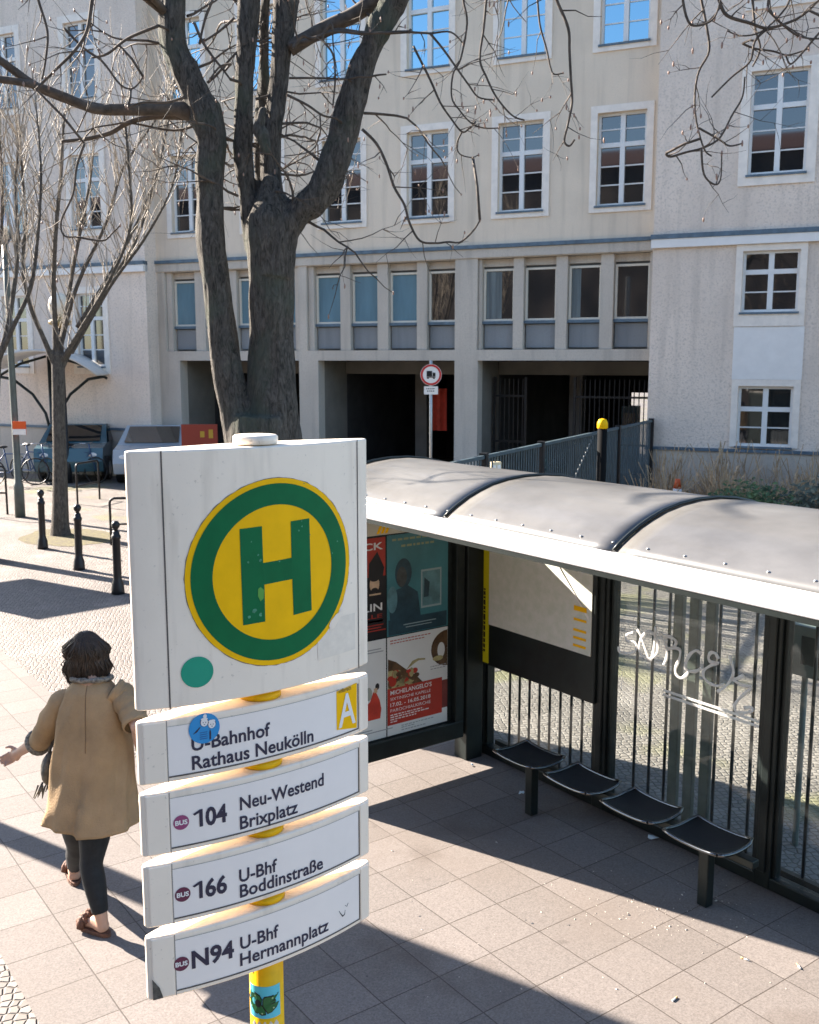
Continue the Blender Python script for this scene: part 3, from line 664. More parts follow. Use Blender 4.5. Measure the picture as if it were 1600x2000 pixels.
# vertical railing bars behind the glass
xb = XB + .16
for i in range(3):
    y1, y0 = posts[i] - .06, posts[i + 1] + .06
    y = y1 - .09; k = 0
    while y > y0 + .03:
        q = MB(); q.tube([(xb, y, .06), (xb, y, 2.02)], .0105, 6)
        slab = i == 1 and 3.78 < y < 4.12
        if not slab: q.build('railing_bar', M['dark_metal'], sh)
        y -= .131 if i else .112
for y in (3.84, 3.965, 4.09):
    q = MB(); q.box(xb - .02, xb + .02, y - .036, y + .036, .06, 1.90); q.build('broad_slat', mat('olive_slat', (.085, .095, .08), .5, var=.2, vscale=10) if y < 3.9 else bpy.data.materials['olive_slat'], sh, bevel=.006)
q = MB(); q.box(xb - .022, xb + .022, 3.75, 4.2, 1.905, 1.945); q.build('slat_head', M['steel'], sh, bevel=.004)
q = MB(); q.box(xb - .02, xb + .02, 1.95, 5.86, .02, .058); q.build('railing_rail', M['dark_metal'], sh); q = MB(); q.box(xb - .02, xb + .02, 1.95, 5.86, 2.022, 2.05); q.build('railing_rail', M['dark_metal'], sh)
# graffiti on the middle pane (traced, in photo pixels)
GZ = [  # zoomed crop coordinates (scale 3.333, origin 1180,900)
 [(95, 1210), (100, 1245), (150, 1255), (200, 1240), (212, 1205), (195, 1180), (150, 1175), (140, 1145), (165, 1125), (190, 1120)],
 [(215, 1100), (235, 1130), (270, 1230), (300, 1300), (320, 1250), (330, 1160), (335, 1080)],
 [(270, 1120), (240, 1160), (228, 1220), (250, 1270), (300, 1290), (345, 1250), (350, 1180), (325, 1130), (290, 1110), (262, 1125)],
 [(360, 1115), (385, 1140), (400, 1180), (410, 1240), (405, 1290), (385, 1330)],
 [(385, 1140), (440, 1150), (470, 1180), (450, 1215), (410, 1225), (465, 1220), (495, 1235), (490, 1290), (465, 1350), (470, 1390), (500, 1415), (535, 1395), (550, 1370)],
 [(635, 1260), (600, 1235), (560, 1260), (535, 1310), (530, 1350), (560, 1370), (600, 1370), (630, 1350)],
 [(745, 1290), (725, 1255), (695, 1250), (680, 1280), (695, 1310), (745, 1315), (700, 1330), (650, 1365), (650, 1410), (690, 1450), (740, 1465), (780, 1455)],
 [(815, 1265), (835, 1330), (840, 1390), (800, 1460), (735, 1505)], [(910, 1395), (860, 1420), (830, 1410), (860, 1440), (910, 1465), (960, 1475), (900, 1530), (855, 1580), (850, 1620), (880, 1640), (930, 1640), (965, 1625), (960, 1605), (910, 1610)],
 [(120, 1360), (112, 1470), (108, 1500)], [(0, 1420), (25, 1440)]]
q = MB()
for ln in GZ[:-1]:
    pts = [onX(1180 + x * .3, 900 + y * .3, XB + .001) for x, y in ln]
    sm_ = [pts[0]]
    for a, b2, c2, d2 in zip([pts[0]] + pts[:-2], pts[:-1], pts[1:], pts[2:] + [pts[-1]]):
        for tt in (.25, .5, .75, 1):
            sm_.append(.5 * ((2 * b2) + (c2 - a) * tt + (2 * a - 5 * b2 + 4 * c2 - d2) * tt ** 2 + (3 * b2 - a - 3 * c2 + d2) * tt ** 3))
    q.tube(sm_, [.0108 + .002 * math.sin(i * .9) for i in range(len(sm_))] if ln is not GZ[-2] else .002, 6)
gob = q.build('graffiti', M['graffiti'], panes[1][0])
for v_ in gob.data.vertices: v_.co.x = XB + .001 + (v_.co.x - XB - .001) * .15
# map case
mc = MB(); mc.box(4.925, 4.985, 4.60, 5.80, .755, 1.96); mcase = mc.build('map_case', M['dark_metal'], sh, bevel=.008)
q = MB(); q.box(4.918, 4.9245, 5.70, 5.795, .775, 1.93); q.build('yellow_strip', mat('map_yellow', (.62, .56, .01), .4), mcase)
q = MB(); z_ = .86
while z_ < 1.35: h_ = random.uniform(.012, .05); q.box(4.9165, 4.9178, 5.735, 5.757, z_, z_ + h_); z_ += h_ + .009
q.box(4.9165, 4.9178, 5.735, 5.76, 1.845, 1.885); q.build('strip_print', M['black'], mcase)
q = MB(); q.box(4.919, 4.9245, 4.635, 5.698, 1.085, 1.93)
mm = mat('map_sheet', (.62, .66, .56), .22, var=.10, vscale=16, col2=(.74, .74, .68), spec=.5)
q.build('map', mm, mcase)
q = MB(); rg = random.Random(5)
for i, z in enumerate((1.50, 1.43, 1.355, 1.30, 1.245)): q.box(4.9165, 4.9185, 4.68, 4.80, z - .12, z - .12 + (.035 if i == 0 else .018))
q.build('map_legend', M['yellow'], mcase)
q = MB(); q.add([(4.9175, 5.2, 1.9), (4.9175, 5.17, 1.9), (4.9175, 4.66, 1.33), (4.9175, 4.66, 1.36)], [(0, 1, 2, 3)]); q.build('map_fold', M['white_paint'], mcase, fix=False)

# ---- text
DG = None
def text_mesh(s, size, bold=0.0, sx=.86, align='LEFT', sp=1.0):
    cu = bpy.data.curves.new('t', 'FONT'); cu.body = s; cu.size = size; cu.offset = bold; cu.align_x = align; cu.resolution_u = 3; cu.space_character = sp
    o = bpy.data.objects.new('t', cu); COL.link(o); dg = bpy.context.evaluated_depsgraph_get(); dg.update()
    me = bpy.data.meshes.new_from_object(o.evaluated_get(dg)); vs = [(v.co.x * sx, v.co.y) for v in me.vertices]; fs = [tuple(p.vertices) for p in me.polygons]
    bpy.data.objects.remove(o); return vs, fs
def text_fit(b, s, f, x0, x1, z, cap, bold=0.0, m=0, slope=0.0):
    """cap = cap height in metres; stretched to run from x0 to x1; f(x,z) -> point"""
    size = cap / .70
    vs, fs = text_mesh(s, size, bold, 1.0)
    a = min(v[0] for v in vs); c = max(v[0] for v in vs); k = (x1 - x0) / (c - a)
    b.add([f(x0 + (v[0] - a) * k, z + v[1] + slope * (v[0] - a) * k) for v in vs], fs, m)

# ---- poster case
PY = 5.77
pcx0, pcx1 = 3.45, 4.74
q = MB(); q.box(pcx0, pcx1, PY, PY + .13, .20, .335); q.box(pcx0, pcx1, PY, PY + .13, 1.86, 2.02); q.box(pcx0, 3.50, PY, PY + .13, .335, 1.86); q.box(4.66, pcx1, PY, PY + .13, .335, 1.86); q.box(3.5, 4.66, PY + .05, PY + .1, .335, 1.86)
case = q.build('poster_case', M['dark_metal'], sh, bevel=.006)
q = MB(); q.box(3.46, 3.56, PY + .02, PY + .11, 0, .2); q.build('case_foot', M['dark_metal'], sh, bevel=.006); q = MB(); q.box(4.76, 4.92, PY - .01, PY + .14, 0, 2.1); q.build('case_post', M['dark_metal'], sh, bevel=.006)
q = MB(); q.box(pcx0 + .01, pcx1 - .01, PY + .02, PY + .11, 2.022, 2.034); q.build('case_header', M['white_paint'], sh)
PF = PY + .046
def pf(x, z, d=0.0): return V((x, PF - d, z))
def poster(x0, x1, z0, z1, m): q = MB(); q.box(x0, x1, PF, PY + .0495, z0, z1); return q.build('poster', m, case)
def shape(b, pts, d, m): b.add([pf(x, z, d) for x, z in pts], [list(range(len(pts)))], m)
def oval(b, cx, cz, rx, rz, d, m, n=22): shape(b, [(cx + rx * math.cos(2 * math.pi * k / n), cz + rz * math.sin(2 * math.pi * k / n)) for k in range(n)], d, m)
def rect(b, x0, x1, z0, z1, d, m): shape(b, [(x0, z0), (x1, z0), (x1, z1), (x0, z1)], d, m)
pm = lambda n, c, **k: mat('print_' + n, c, .35, **k)
P_teal = pm('teal', (.05, .19, .22), var=.18, vscale=3); P_dteal = pm('dark_teal', (.022, .055, .075), var=.3, vscale=10); P_mteal = pm('mid_teal', (.10, .22, .25), var=.3, vscale=9)
P_red = pm('red', (.40, .035, .02), var=.12, vscale=4); P_blk = pm('black', (.012, .010, .012), var=.3, vscale=5); P_wht = pm('white', (.66, .68, .66), var=.04, vscale=3); P_skin = pm('skin', (.55, .38, .24), var=.15, vscale=18)
P_brown = pm('brown', (.10, .055, .025), var=.5, vscale=14); P_olive = pm('olive', (.33, .29, .13), var=.5, vscale=12); P_dress = pm('dress', (.48, .05, .03), var=.25, vscale=9); P_ltxt = pm('text', (.72, .72, .70)); P_gtxt = pm('grey_text', (.30, .32, .33))
x0, x1 = 4.055, 4.612
# top right: dark teal photo poster with a seated figure and a framed picture
po = poster(x0, x1, 1.10, 1.845, P_teal); q = MB()
oval(q, 4.20, 1.555, .075, .11, .0006, 0); shape(q, [(4.08, 1.2), (4.36, 1.2), (4.33, 1.40), (4.24, 1.46), (4.14, 1.44), (4.07, 1.36)], .0005, 0); oval(q, 4.10, 1.37, .045, .10, .0007, 1); oval(q, 4.185, 1.53, .045, .075, .0008, 2)
rect(q, 4.36, 4.55, 1.27, 1.56, .0005, 3); rect(q, 4.372, 4.538, 1.285, 1.545, .0008, 1); shape(q, [(4.385, 1.35), (4.43, 1.35), (4.44, 1.46), (4.39, 1.50)], .0010, 0)
rect(q, x0 + .01, x1 - .01, 1.105, 1.22, .0007, 0); rect(q, 4.2, 4.5, 1.165, 1.172, .001, 3); rect(q, 4.22, 4.46, 1.145, 1.151, .001, 3)
q.build('picture', [P_dteal, P_mteal, pm('face_shade', (.05, .055, .055), var=.4, vscale=20), pm('pale_line', (.28, .38, .40))], po, fix=False)
q = MB(); 
for i, (l, z) in enumerate(((.42, 1.80), (.30, 1.75))):
    x = 4.1 + .08 * i
    while x < 4.1 + .08 * i + l: w_ = rg.uniform(.015, .05); rect(q, x, x + w_, z, z + .016, .0006, 0); x += w_ + .012
q.build('lettering', pm('gold_script', (.25, .29, .16)), po, fix=False)
# bottom right: white exhibition poster with a painted scene and a red caption block
po = poster(x0, x1, .345, 1.092, P_wht); q = MB()
shape(q, [(4.06, .70), (4.40, .68), (4.32, .76), (4.22, .83), (4.13, .90), (4.06, .93)], .0005, 0); shape(q, [(4.06, .69), (4.30, .69), (4.18, .80), (4.10, .84), (4.06, .84)], .0008, 1)
for i in range(22):
    oval(q, 4.08 + rg.random() * .24, .72 + rg.random() * .09, .02 + rg.random() * .02, .012 + rg.random() * .025, .0009 + i * .00003, [0, 1, 2][i % 3])
shape(q, [(4.22, .82), (4.30, .86), (4.34, .875), (4.40, .87), (4.40, .882), (4.33, .892), (4.28, .88)], .0009, 1)
pts = [(4.61 - .155 * math.sin(math.pi * k / 14), .93 + .14 * math.cos(math.pi * k / 14)) for k in range(15)]
shape(q, pts, .0005, 0); oval(q, 4.55, .92, .035, .06, .0009, 3); oval(q, 4.52, .86, .05, .02, .0010, 1)
q.build('picture', [P_brown, P_olive, P_red, P_wht], po, fix=False)
q = MB(); rect(q, x0, 4.56, .425, .705, .0012, 0); rect(q, 4.56, x1, .46, .68, .0011, 1); q.build('caption_block', [P_red, pm('dark_red', (.16, .03, .025), var=.4, vscale=8)], po, fix=False)
q = MB(); tf = lambda x, z: pf(x, z, .0018)
text_fit(q, "MICHELANGELO'S", tf, 4.08, 4.46, .655, .032, .0006); text_fit(q, "SIXTINISCHE KAPELLE", tf, 4.08, 4.45, .612, .022); text_fit(q, "17.02. - 16.05.2018", tf, 4.08, 4.45, .565, .028, .0006); text_fit(q, "PAROCHIALKIRCHE", tf, 4.08, 4.45, .523, .024)
for z, l in ((.497, .30), (.480, .36), (.462, .24), (.444, .06)):
    x = 4.08
    while x < 4.08 + l: w_ = rg.uniform(.01, .035); rect(q, x, min(x + w_, 4.08 + l), z, z + .008, .0018, 0); x += w_ + .008
q.build('lettering', P_ltxt, po, fix=False)
q = MB()
for z, l, m_ in ((1.06, .36, 0), (1.04, .3, 0), (.80, .13, 1), (.78, .12, 1), (.385, .1, 1), (.40, .30, 1), (.365, .22, 1)):
    x = 4.08 if z > 1 or z < .5 else 4.45
    if z < .5: x = 4.18
    e_ = x + l
    while x < e_: w_ = rg.uniform(.01, .03); rect(q, x, x + w_, z, z + .007, .0006, m_); x += w_ + .007
q.build('small_print', [P_red, P_gtxt], po, fix=False)
# top left: red and black concert poster
po = poster(3.49, 4.043, 1.10, 1.845, P_blk); q = MB(); rect(q, 3.495, 4.04, 1.56, 1.84, .0005, 0); shape(q, [(3.84, 1.2), (4.03, 1.2), (4.02, 1.40), (3.97, 1.45), (3.90, 1.45), (3.85, 1.4)], .0007, 1); shape(q, [(3.495, 1.56), (3.86, 1.56), (3.80, 1.35), (3.495, 1.35)], .0006, 0)
shape(q, [(3.89, 1.46), (4.0, 1.46), (4.03, 1.62), (3.97, 1.74), (3.90, 1.66)], .0009, 1)
oval(q, 3.945, 1.505, .042, .062, .0011, 2); oval(q, 3.945, 1.555, .047, .03, .0012, 1); oval(q, 3.945, 1.462, .03, .018, .0013, 1); rect(q, 3.9, 4.0, 1.425, 1.437, .0012, 2)
rect(q, 3.60, 4.02, 1.225, 1.24, .0007, 0); q.build('picture', [P_red, P_blk, P_skin], po, fix=False)
q = MB(); text_fit(q, 'BLACK', lambda x, z: pf(x, z, .0015), 3.64, 4.02, 1.755, .05, .0015); text_fit(q, 'BERLIN', lambda x, z: pf(x, z, .0015), 3.66, 4.01, 1.31, .055, .0012); q.build('lettering', P_ltxt, po, fix=False)
q = MB(); text_fit(q, 'HALLE', lambda x, z: pf(x, z, .0015), 3.72, 4.01, 1.255, .03, .0005)
for z, l in ((1.20, .22), (1.18, .2), (1.16, .24)): rect(q, 3.8, 3.8 + l, z, z + .008, .0015, 0)
q.build('small_print', P_red, po, fix=False)
# bottom left: white poster with a red dress
po = poster(3.49, 4.043, .345, 1.092, P_wht); q = MB()
shape(q, [(3.78, .50), (3.99, .50), (4.00, .57), (3.985, .64), (3.955, .70), (3.93, .71), (3.90, .64), (3.84, .60), (3.79, .57)], .0006, 0); oval(q, 3.965, .745, .018, .025, .0007, 1); oval(q, 3.89, .70, .03, .05, .0007, 2); rect(q, 3.935, 3.965, .70, .735, .0008, 3)
q.build('picture', [P_dress, P_blk, pm('stone', (.33, .35, .30)), P_skin], po, fix=False)
q = MB()
for z, l in ((1.02, .2), (1.0, .22), (.40, .3), (.42, .12)): rect(q, 3.8, 3.8 + l, z, z + .008, .0006, 0)
q.build('small_print', P_gtxt, po, fix=False)
# yellow emblem strokes on the header above the posters
q = MB()
for k in range(3): q.add([(3.93 + k * .035, PY - .003, 1.875), (3.955 + k * .035, PY - .003, 1.875), (3.985 + k * .035, PY - .003, 1.935), (3.96 + k * .035, PY - .003, 1.935)], [(0, 1, 2, 3)])
q.build('emblem', M['yellow'], case, fix=False)
q = MB(); q.box(3.5, 4.70, PY - .0025, PY - .0005, 1.865, 2.015); q.build('header_strip', mat('pale_header', (.55, .52, .42), .4), case)

# ---- seats
q = MB(); q.box(4.55, 4.61, 3.05, 5.0, .33, .375); q.build('seat_beam', M['dark_metal'], sh, bevel=.006)
for y in (4.78, 3.335): q = MB(); q.box(4.50, 4.565, y - .033, y + .033, .004, .36); q.build('seat_leg', M['dark_metal'], sh, bevel=.006)
for yc in (4.78, 4.285, 3.795, 3.315):
    q = MB(); nx, ny = 12, 12; vs = []; fs = []; hw, hd = .20, .155
    def sz(u, v): return .408 + .016 * (abs(v) ** 2.5) + .022 * u * u
    for i in range(nx + 1):
        for j in range(ny + 1):
            u = -1 + 2 * i / nx; v = -1 + 2 * j / ny; k = 1 - .09 * (abs(u) ** 6) * (abs(v) ** 1)
            vs.append((4.50 + hd * u, yc + hw * v * k, sz(u, v)))
    for i in range(nx):
        for j in range(ny): fs.append((i * (ny + 1) + j, (i + 1) * (ny + 1) + j, (i + 1) * (ny + 1) + j + 1, i * (ny + 1) + j + 1))
    q.add(vs, fs, 0, True); st = q.build('seat', M['seat_mesh'], sh, fix=False); md = st.modifiers.new('t', 'SOLIDIFY'); md.thickness = .006
    loop = [(-1, -1 + 2 * k / 8) for k in range(8)] + [(-1 + 2 * k / 8, 1) for k in range(8)] + [(1, 1 - 2 * k / 8) for k in range(8)] + [(1 - 2 * k / 8, -1) for k in range(9)]
    lp = [(4.50 + hd * u, yc + hw * v * (1 - .09 * abs(u) ** 6 * abs(v)), sz(u, v)) for u, v in loop]
    MB().tube(lp, .0105, 8).build('seat_rim', mat('rim_steel', (.16, .165, .17), .22, metal=1) if 'rim_steel' not in bpy.data.materials else bpy.data.materials['rim_steel'], st)
    q = MB(); q.box(4.46, 4.60, yc - .05, yc + .05, .376, .398); q.build('seat_bracket', M['dark_metal'], sh)
# box behind the far-right pane
q = MB(); c = onX(1590, 1272, 5.6); bz = c.z; c.z = 0; q.box(c.x - .06, c.x + .06, c.y - .14, c.y + .14, bz - .16, bz + .16); q.box(c.x - .066, c.x - .0605, c.y - .11, c.y + .05, bz - .08, bz + .1, 1); q.tube([(c.x, c.y + .05, 0), (c.x, c.y + .05, bz - .155)], .02, 8)
q.build('ticket_box', [mat('green_grey_box', (.13, .16, .145), .5, var=.15, vscale=5), M['dark_metal']], bevel=.008, label='small grey-green box on a thin post behind the right shelter pane', cat='box')

# ------------------------------------------------------------------ stop sign mast
PX, PYY = 1.1385, 2.195
sg = empty('bus_stop_sign', (PX, PYY, 0), label='white bus stop sign with big green H and four route plates on a yellow mast', cat='bus stop sign')
MB().lathe((PX, PYY, 0), [(.055, 0), (.0445, .02), (.0445, 2.885)], 40).build('mast', M['pole_yellow'], sg)
pole = [c for c in children(sg) if c.name == 'mast'][0]
MB().lathe((PX - .002, PYY - .01, 0), [(.050, 2.882), (.0545, 2.885), (.0545, 2.900), (.050, 2.904), (.02, 2.905)], 36).build('mast_cap', M['sign_white'], sg)
xl, xr = .815, 1.462
YP = 2.183
def lens(x, amt):      # front face y
    u = (x - PX) / .3235; return YP - amt * (1 - u * u)
def plate_outline(amt, ends=.018, nb=24):
    pts = []
    xs = [xl + (xr - xl) * k / nb for k in range(nb + 1)]
    f = [(x, lens(x, amt)) for x in xs]
    f[0] = (xl + .004, f[0][1] + .001); f[-1] = (xr - .004, f[-1][1] + .001)
    bk = [(x, 2 * PYY - lens(x, amt)) for x in reversed(xs)]; bk[0] = (xr - .004, bk[0][1] - .001); bk[-1] = (xl + .004, bk[-1][1] - .001)
    return [(xl, PYY - .004)] + f + [(xr, PYY - .004), (xr, PYY + .004)] + bk + [(xl, PYY + .004)]
def shell(name, amt, z0, z1, m, bev=.006):
    q = MB(); ol = plate_outline(amt); q.prism([(x, y, z0) for x, y in ol], (0, 0, z1 - z0)); o = q.build(name, m, sg, bevel=bev, seg=3)
    for p_ in o.data.polygons: p_.use_smooth = abs(p_.normal.z) < .5
    o.modifiers['bevel'].harden_normals = True; return o
# H panel
HA = .060
hp = shell('header_panel', HA, 2.274, 2.880, M['sign_white'], .005)
HPF = lambda x: lens(x, HA)
def hf(x, z, d=.0012): return V((x, HPF(x) - d, z))
def onH(px, py):
    P = onY(px, py, YP - .05)
    for _ in range(4): P = onY(px, py, lens(P.x, HA))
    return P.x, P.z
q = MB()
for sx_ in (onH(323, 1130)[0], onH(699, 1080)[0]): q.add([hf(sx_ - .0016, 2.272), hf(sx_ + .0016, 2.272), hf(sx_ + .0016, 2.879), hf(sx_ - .0016, 2.879)], [(0, 1, 2, 3)])
q.build('seam', M['seam'], hp, fix=False)
RC, RZ, RR, RV = 1.155, 2.573, .2285, .2300
def ring(b, r0, r1, d, m, n=96, wob=0.0, nr=1):
    vs = []
    for j in range(nr + 1):
        r = r0 + (r1 - r0) * j / nr
        for k in range(n):
            a = 2 * math.pi * k / n; rr = r * (1 + wob * noise.noise(V((math.cos(a) * 14, math.sin(a) * 14, 1)))) if j == nr else r
            vs.append(hf(RC + RR * rr * math.cos(a), RZ + RV * rr * math.sin(a), d))
    b.add(vs, [(j * n + k, j * n + (k + 1) % n, (j + 1) * n + (k + 1) % n, (j + 1) * n + k) for j in range(nr) for k in range(n)], m)
q = MB(); ring(q, 0.0001, 1.0, .0014, 0, nr=16); q.build('roundel_yellow', M['yellow'], hp, fix=False)
q = MB(); ring(q, .985, 1.006, .0010, 0, 200, .008); q.build('dirt_rim', mat('rim_dirt', (.22, .16, .10), .8, var=.5, vscale=60), hp, fix=False)
q = MB(); ring(q, .722, .945, .0022, 0, nr=4); q.build('roundel_green', M['green'], hp, fix=False)
HP = [(727, 618), (867, 600), (875, 830), (1052, 797), (1047, 570), (1163, 550), (1178, 1125), (1065, 1155), (1057, 930), (883, 965), (888, 1195), (750, 1220)]
hv = [onH(240 + x * .3125, 840 + y * .3125) for x, y in HP]
q = MB(); Hp = lambda i: hf(*hv[i], .0024)
q.add([Hp(i) for i in range(12)], [(0, 1, 2, 9, 10, 11), (3, 4, 5, 6, 7, 8), (2, 3, 8, 9)]); q.build('letter_h', M['green'], hp, fix=False)
q = MB(); n = 40; cx, cz = onH(385.3, 1312.5); rr = .0375
q.add([hf(cx + rr * math.cos(2 * math.pi * k / n), cz + rr * math.sin(2 * math.pi * k / n), .0014) for k in range(n)], [list(range(n))]); q.build('teal_dot', M['teal'], hp, fix=False)
# wear: chips, residue square, torn edge
q = MB(); rw_ = random.Random(11)
for (px, py, s_) in ((490, 1058, 2), (503, 1084, 3), (508, 1094, 4), (484, 1098, 3), (545, 1096, 3), (588, 1017, 2.5), (589, 1028, 2.5), (583, 1036, 3), (604, 1044, 2), (658, 1057, 3), (497, 1192, 7), (508, 1200, 5), (486, 1205, 4), (648, 1080, 2), (593, 944, 2)):
    x, z = onH(px, py); s_ *= .0011; q.add([hf(x + s_ * rw_.uniform(.5, 1.1) * math.cos(k), z + s_ * rw_.uniform(.5, 1.1) * math.sin(k), .0030) for k in (0, .9, 1.8, 2.7, 3.6, 4.5, 5.4)], [list(range(7))], 0)
q.build('chips', mat('chip_pale', (.06, .26, .15), .6, var=.4, vscale=90), hp, fix=False)
q = MB(); q.add([hf(*onH(*p), .0030) for p in ((503, 1150), (508, 1146), (515, 1152), (514, 1168), (508, 1174), (503, 1164))], [list(range(6))], 0); q.build('chip', mat('chip_green', (.10, .33, .05), .6), hp, fix=False)
q = MB(); (ra, za_), (rb, zb_) = onH(620, 1216), onH(693, 1216); (rc0, zc_) = onH(618, 1290)
q.add([hf(ra + (rb - ra) * k / 8, z, .0011) for z in (zc_, za_) for k in range(9)], [(k, k + 1, 10 + k, 9 + k) for k in range(8)]); q.build('tape_residue', mat('residue', (.80, .71, .59), .6, var=.06, vscale=40), hp, fix=False)
q = MB(); q.add([hf(*onH(*p), .0030) for p in ((645, 1213), (655, 1200), (668, 1190), (664, 1205), (652, 1226), (644, 1230), (642, 1222))], [list(range(7))], 0); q.build('torn_patch', M['sign_white'], hp, fix=False)
# route plates
PA = .046
def onP(px, py):
    P = onY(px, py, YP - .03)
    for _ in range(4): P = onY(px, py, lens(P.x, PA))
    return P.x, P.z
def plate(i):
    z0, z1 = [(2.090, 2.246), (1.911, 2.068), (1.729, 1.888), (1.540, 1.704)][i]
    pl = shell('route_plate', PA, z0, z1, M['sign_white'], .006)
    f0_ = lambda x, z, d=.001: V((x, lens(x, PA) - d, z))
    # recessed message film with a dark shadow gap right and below
    xa, xb_ = onP(333, 1600)[0], onP(699, 1500)[0]; nb = 20
    q = MB(); q.add([f0_(xa + (xb_ - xa) * k / nb, z, .0008) for z in (z0 + .016, z1 - .017) for k in range(nb + 1)], [(k, k + 1, nb + 2 + k, nb + 1 + k) for k in range(nb)]); q.build('message_film', M['sign_plate'], pl, fix=False)
    q = MB()
    q.add([f0_(xa + (xb_ - xa) * k / nb, z, .0016) for z in (z0 + .0125, z0 + .0165) for k in range(nb + 1)], [(k, k + 1, nb + 2 + k, nb + 1 + k) for k in range(nb)])
    q.add([f0_(x, z, .0016) for x, z in ((xb_, z0 + .0125), (xb_ + .004, z0 + .0125), (xb_ + .004, z1 - .017), (xb_, z1 - .017))], [(0, 1, 2, 3)]); q.build('shadow_gap', M['seam'], pl, fix=False)
    q = MB()
    q.add([f0_(x, z, .0012) for x, z in ((xa - .0022, z0 + .002), (xa, z0 + .002), (xa, z1 - .002), (xa - .0022, z1 - .002))], [(0, 1, 2, 3)])
    q.add([f0_(xa + (xb_ - xa) * k / nb, z, .0012) for z in (z1 - .0175, z1 - .0165) for k in range(nb + 1)], [(k, k + 1, nb + 2 + k, nb + 1 + k) for k in range(nb)]); q.build('seam', mat('seam_soft', (.32, .29, .26), .7) if 'seam_soft' not in bpy.data.materials else bpy.data.materials['seam_soft'], pl, fix=False)
    # raised frame lip along top and end clamps
    for e0, e1 in ((xl + .008, xa - .003), (xb_ + .006, xr - .008)):
        q = MB(); P = [V((x, lens(x, PA) - .0022, z)) for x, z in ((e0, z0 + .004), (e1, z0 + .004), (e1, z1 - .004), (e0, z1 - .004))]
        q.prism(P, (0, .012, 0)); q.build('end_clamp', M['sign_white'], pl, bevel=.003)
    # yellow collar with a screw in the gap above
    MB().lathe((PX, PYY, 0), [(.0525, z1 + .001), (.0525, z1 + .0165)], 36).build('collar', M['pole_yellow'], sg)
    return pl, f0_
def ptext(q, s, f, pa, pb, cap, bold=0.0):
    (xa, za), (xb_, zb) = onP(*pa), onP(*pb)
    if s[0] == '1':
        zm = (za + zb) / 2; u = (xb_ - xa); w0 = .30 * u; st = .0085
        q.add([f(x, z, .0019) for x, z in ((xa + w0 - st, zm), (xa + w0, zm), (xa + w0, zm + cap), (xa + w0 - st * .75, zm + cap), (xa + .02 * u, zm + cap * .80), (xa + .075 * u, zm + cap * .70), (xa + w0 - st, zm + cap * .82))], [(0, 1, 2, 6), (2, 3, 4, 5, 6)])
        text_fit(q, s[1:], lambda x, z: f(x, z, .0019), xa + .375 * u, xb_, zm, cap, bold); return
    text_fit(q, s, lambda x, z: f(x, z, .0019), xa, xb_, (za + zb) / 2, cap, bold, 0, 0)
CS = .0335
pl, f0_ = plate(0)
q = MB(); ptext(q, 'U-Bahnhof', f0_, (374, 1466), (527.5, 1436), CS, .0010); ptext(q, 'Rathaus Neukölln', f0_, (375, 1503.5), (612, 1446.5), CS, .0010); q.build('lettering', M['ink'], pl, fix=False)
q = MB(); q.add([f0_(*onP(*p), .0016) for p in ((656.6, 1350.5), (657.5, 1425.5), (696.5, 1421), (696.5, 1333))], [(3, 2, 1, 0)]); ya = q.build('tariff_field', M['yellow'], pl, fix=False)
q = MB(); xa, za = onP(661, 1424.5); xb_, zb = onP(694, 1414); text_fit(q, 'A', lambda x, z: f0_(x, z, .0022), xa, xb_, za + .004, .088, .0016); q.build('letter_a', M['white_ink'], pl, fix=False)
q = MB(); xa, za = onP(658, 1356); xb_, zb = onP(685, 1345); text_fit(q, 'Tarifbereich', lambda x, z: f0_(x, z, .0022), xa, xb_, (za + zb) / 2, .0105, 0); q.build('small_print', M['ink'], pl, fix=False)
cx, cz = onP(398.6, 1422.0); q = MB(); rr = .0375; n = 40
q.add([f0_(cx + rr * math.cos(2 * math.pi * k / n), cz + rr * math.sin(2 * math.pi * k / n), .0026) for k in range(n)], [list(range(n))], 0)
def spoly(pts, d, m): q.add([f0_(cx + x * rr, cz + z * rr, d) for x, z in pts], [list(range(len(pts)))], m)
def sov(x, z, rx, rz, d, m, n=18): spoly([(x + rx * math.cos(2 * math.pi * k / n), z + rz * math.sin(2 * math.pi * k / n)) for k in range(n)], d, m)
for hx, hz in ((0.0, .42), (.48, .22)):
    sov(hx, hz, .27, .30, .0030, 2); sov(hx, hz - .02, .235, .265, .0033, 1); sov(hx, hz + .2, .22, .09, .0036, 1)
    for ex in (-.08, .08): sov(hx + ex, hz - .02, .03, .035, .0037, 2, 8)
    spoly([(hx - .07, hz - .13), (hx + .07, hz - .13), (hx, hz - .18)], .0037, 2)
sov(.05, .80, .12, .14, .0033, 1); spoly([(-.75, -.28), (-.5, -.2), (-.25, .1), (-.3, .14)], .0030, 2); spoly([(.3, -.3), (.36, -.1), (.42, -.3), (.4, -.8), (.3, -.8)], .0030, 2)
for k in range(4): spoly([(-.32, -.22 - k * .14), (.18, -.22 - k * .14), (.18, -.28 - k * .14), (-.32, -.28 - k * .14)], .0030, 3)
st = q.build('sticker', [M['sky_sticker'], M['white_ink'], M['ink'], mat('sticker_darkblue', (.01, .12, .33), .5)], pl, fix=False)
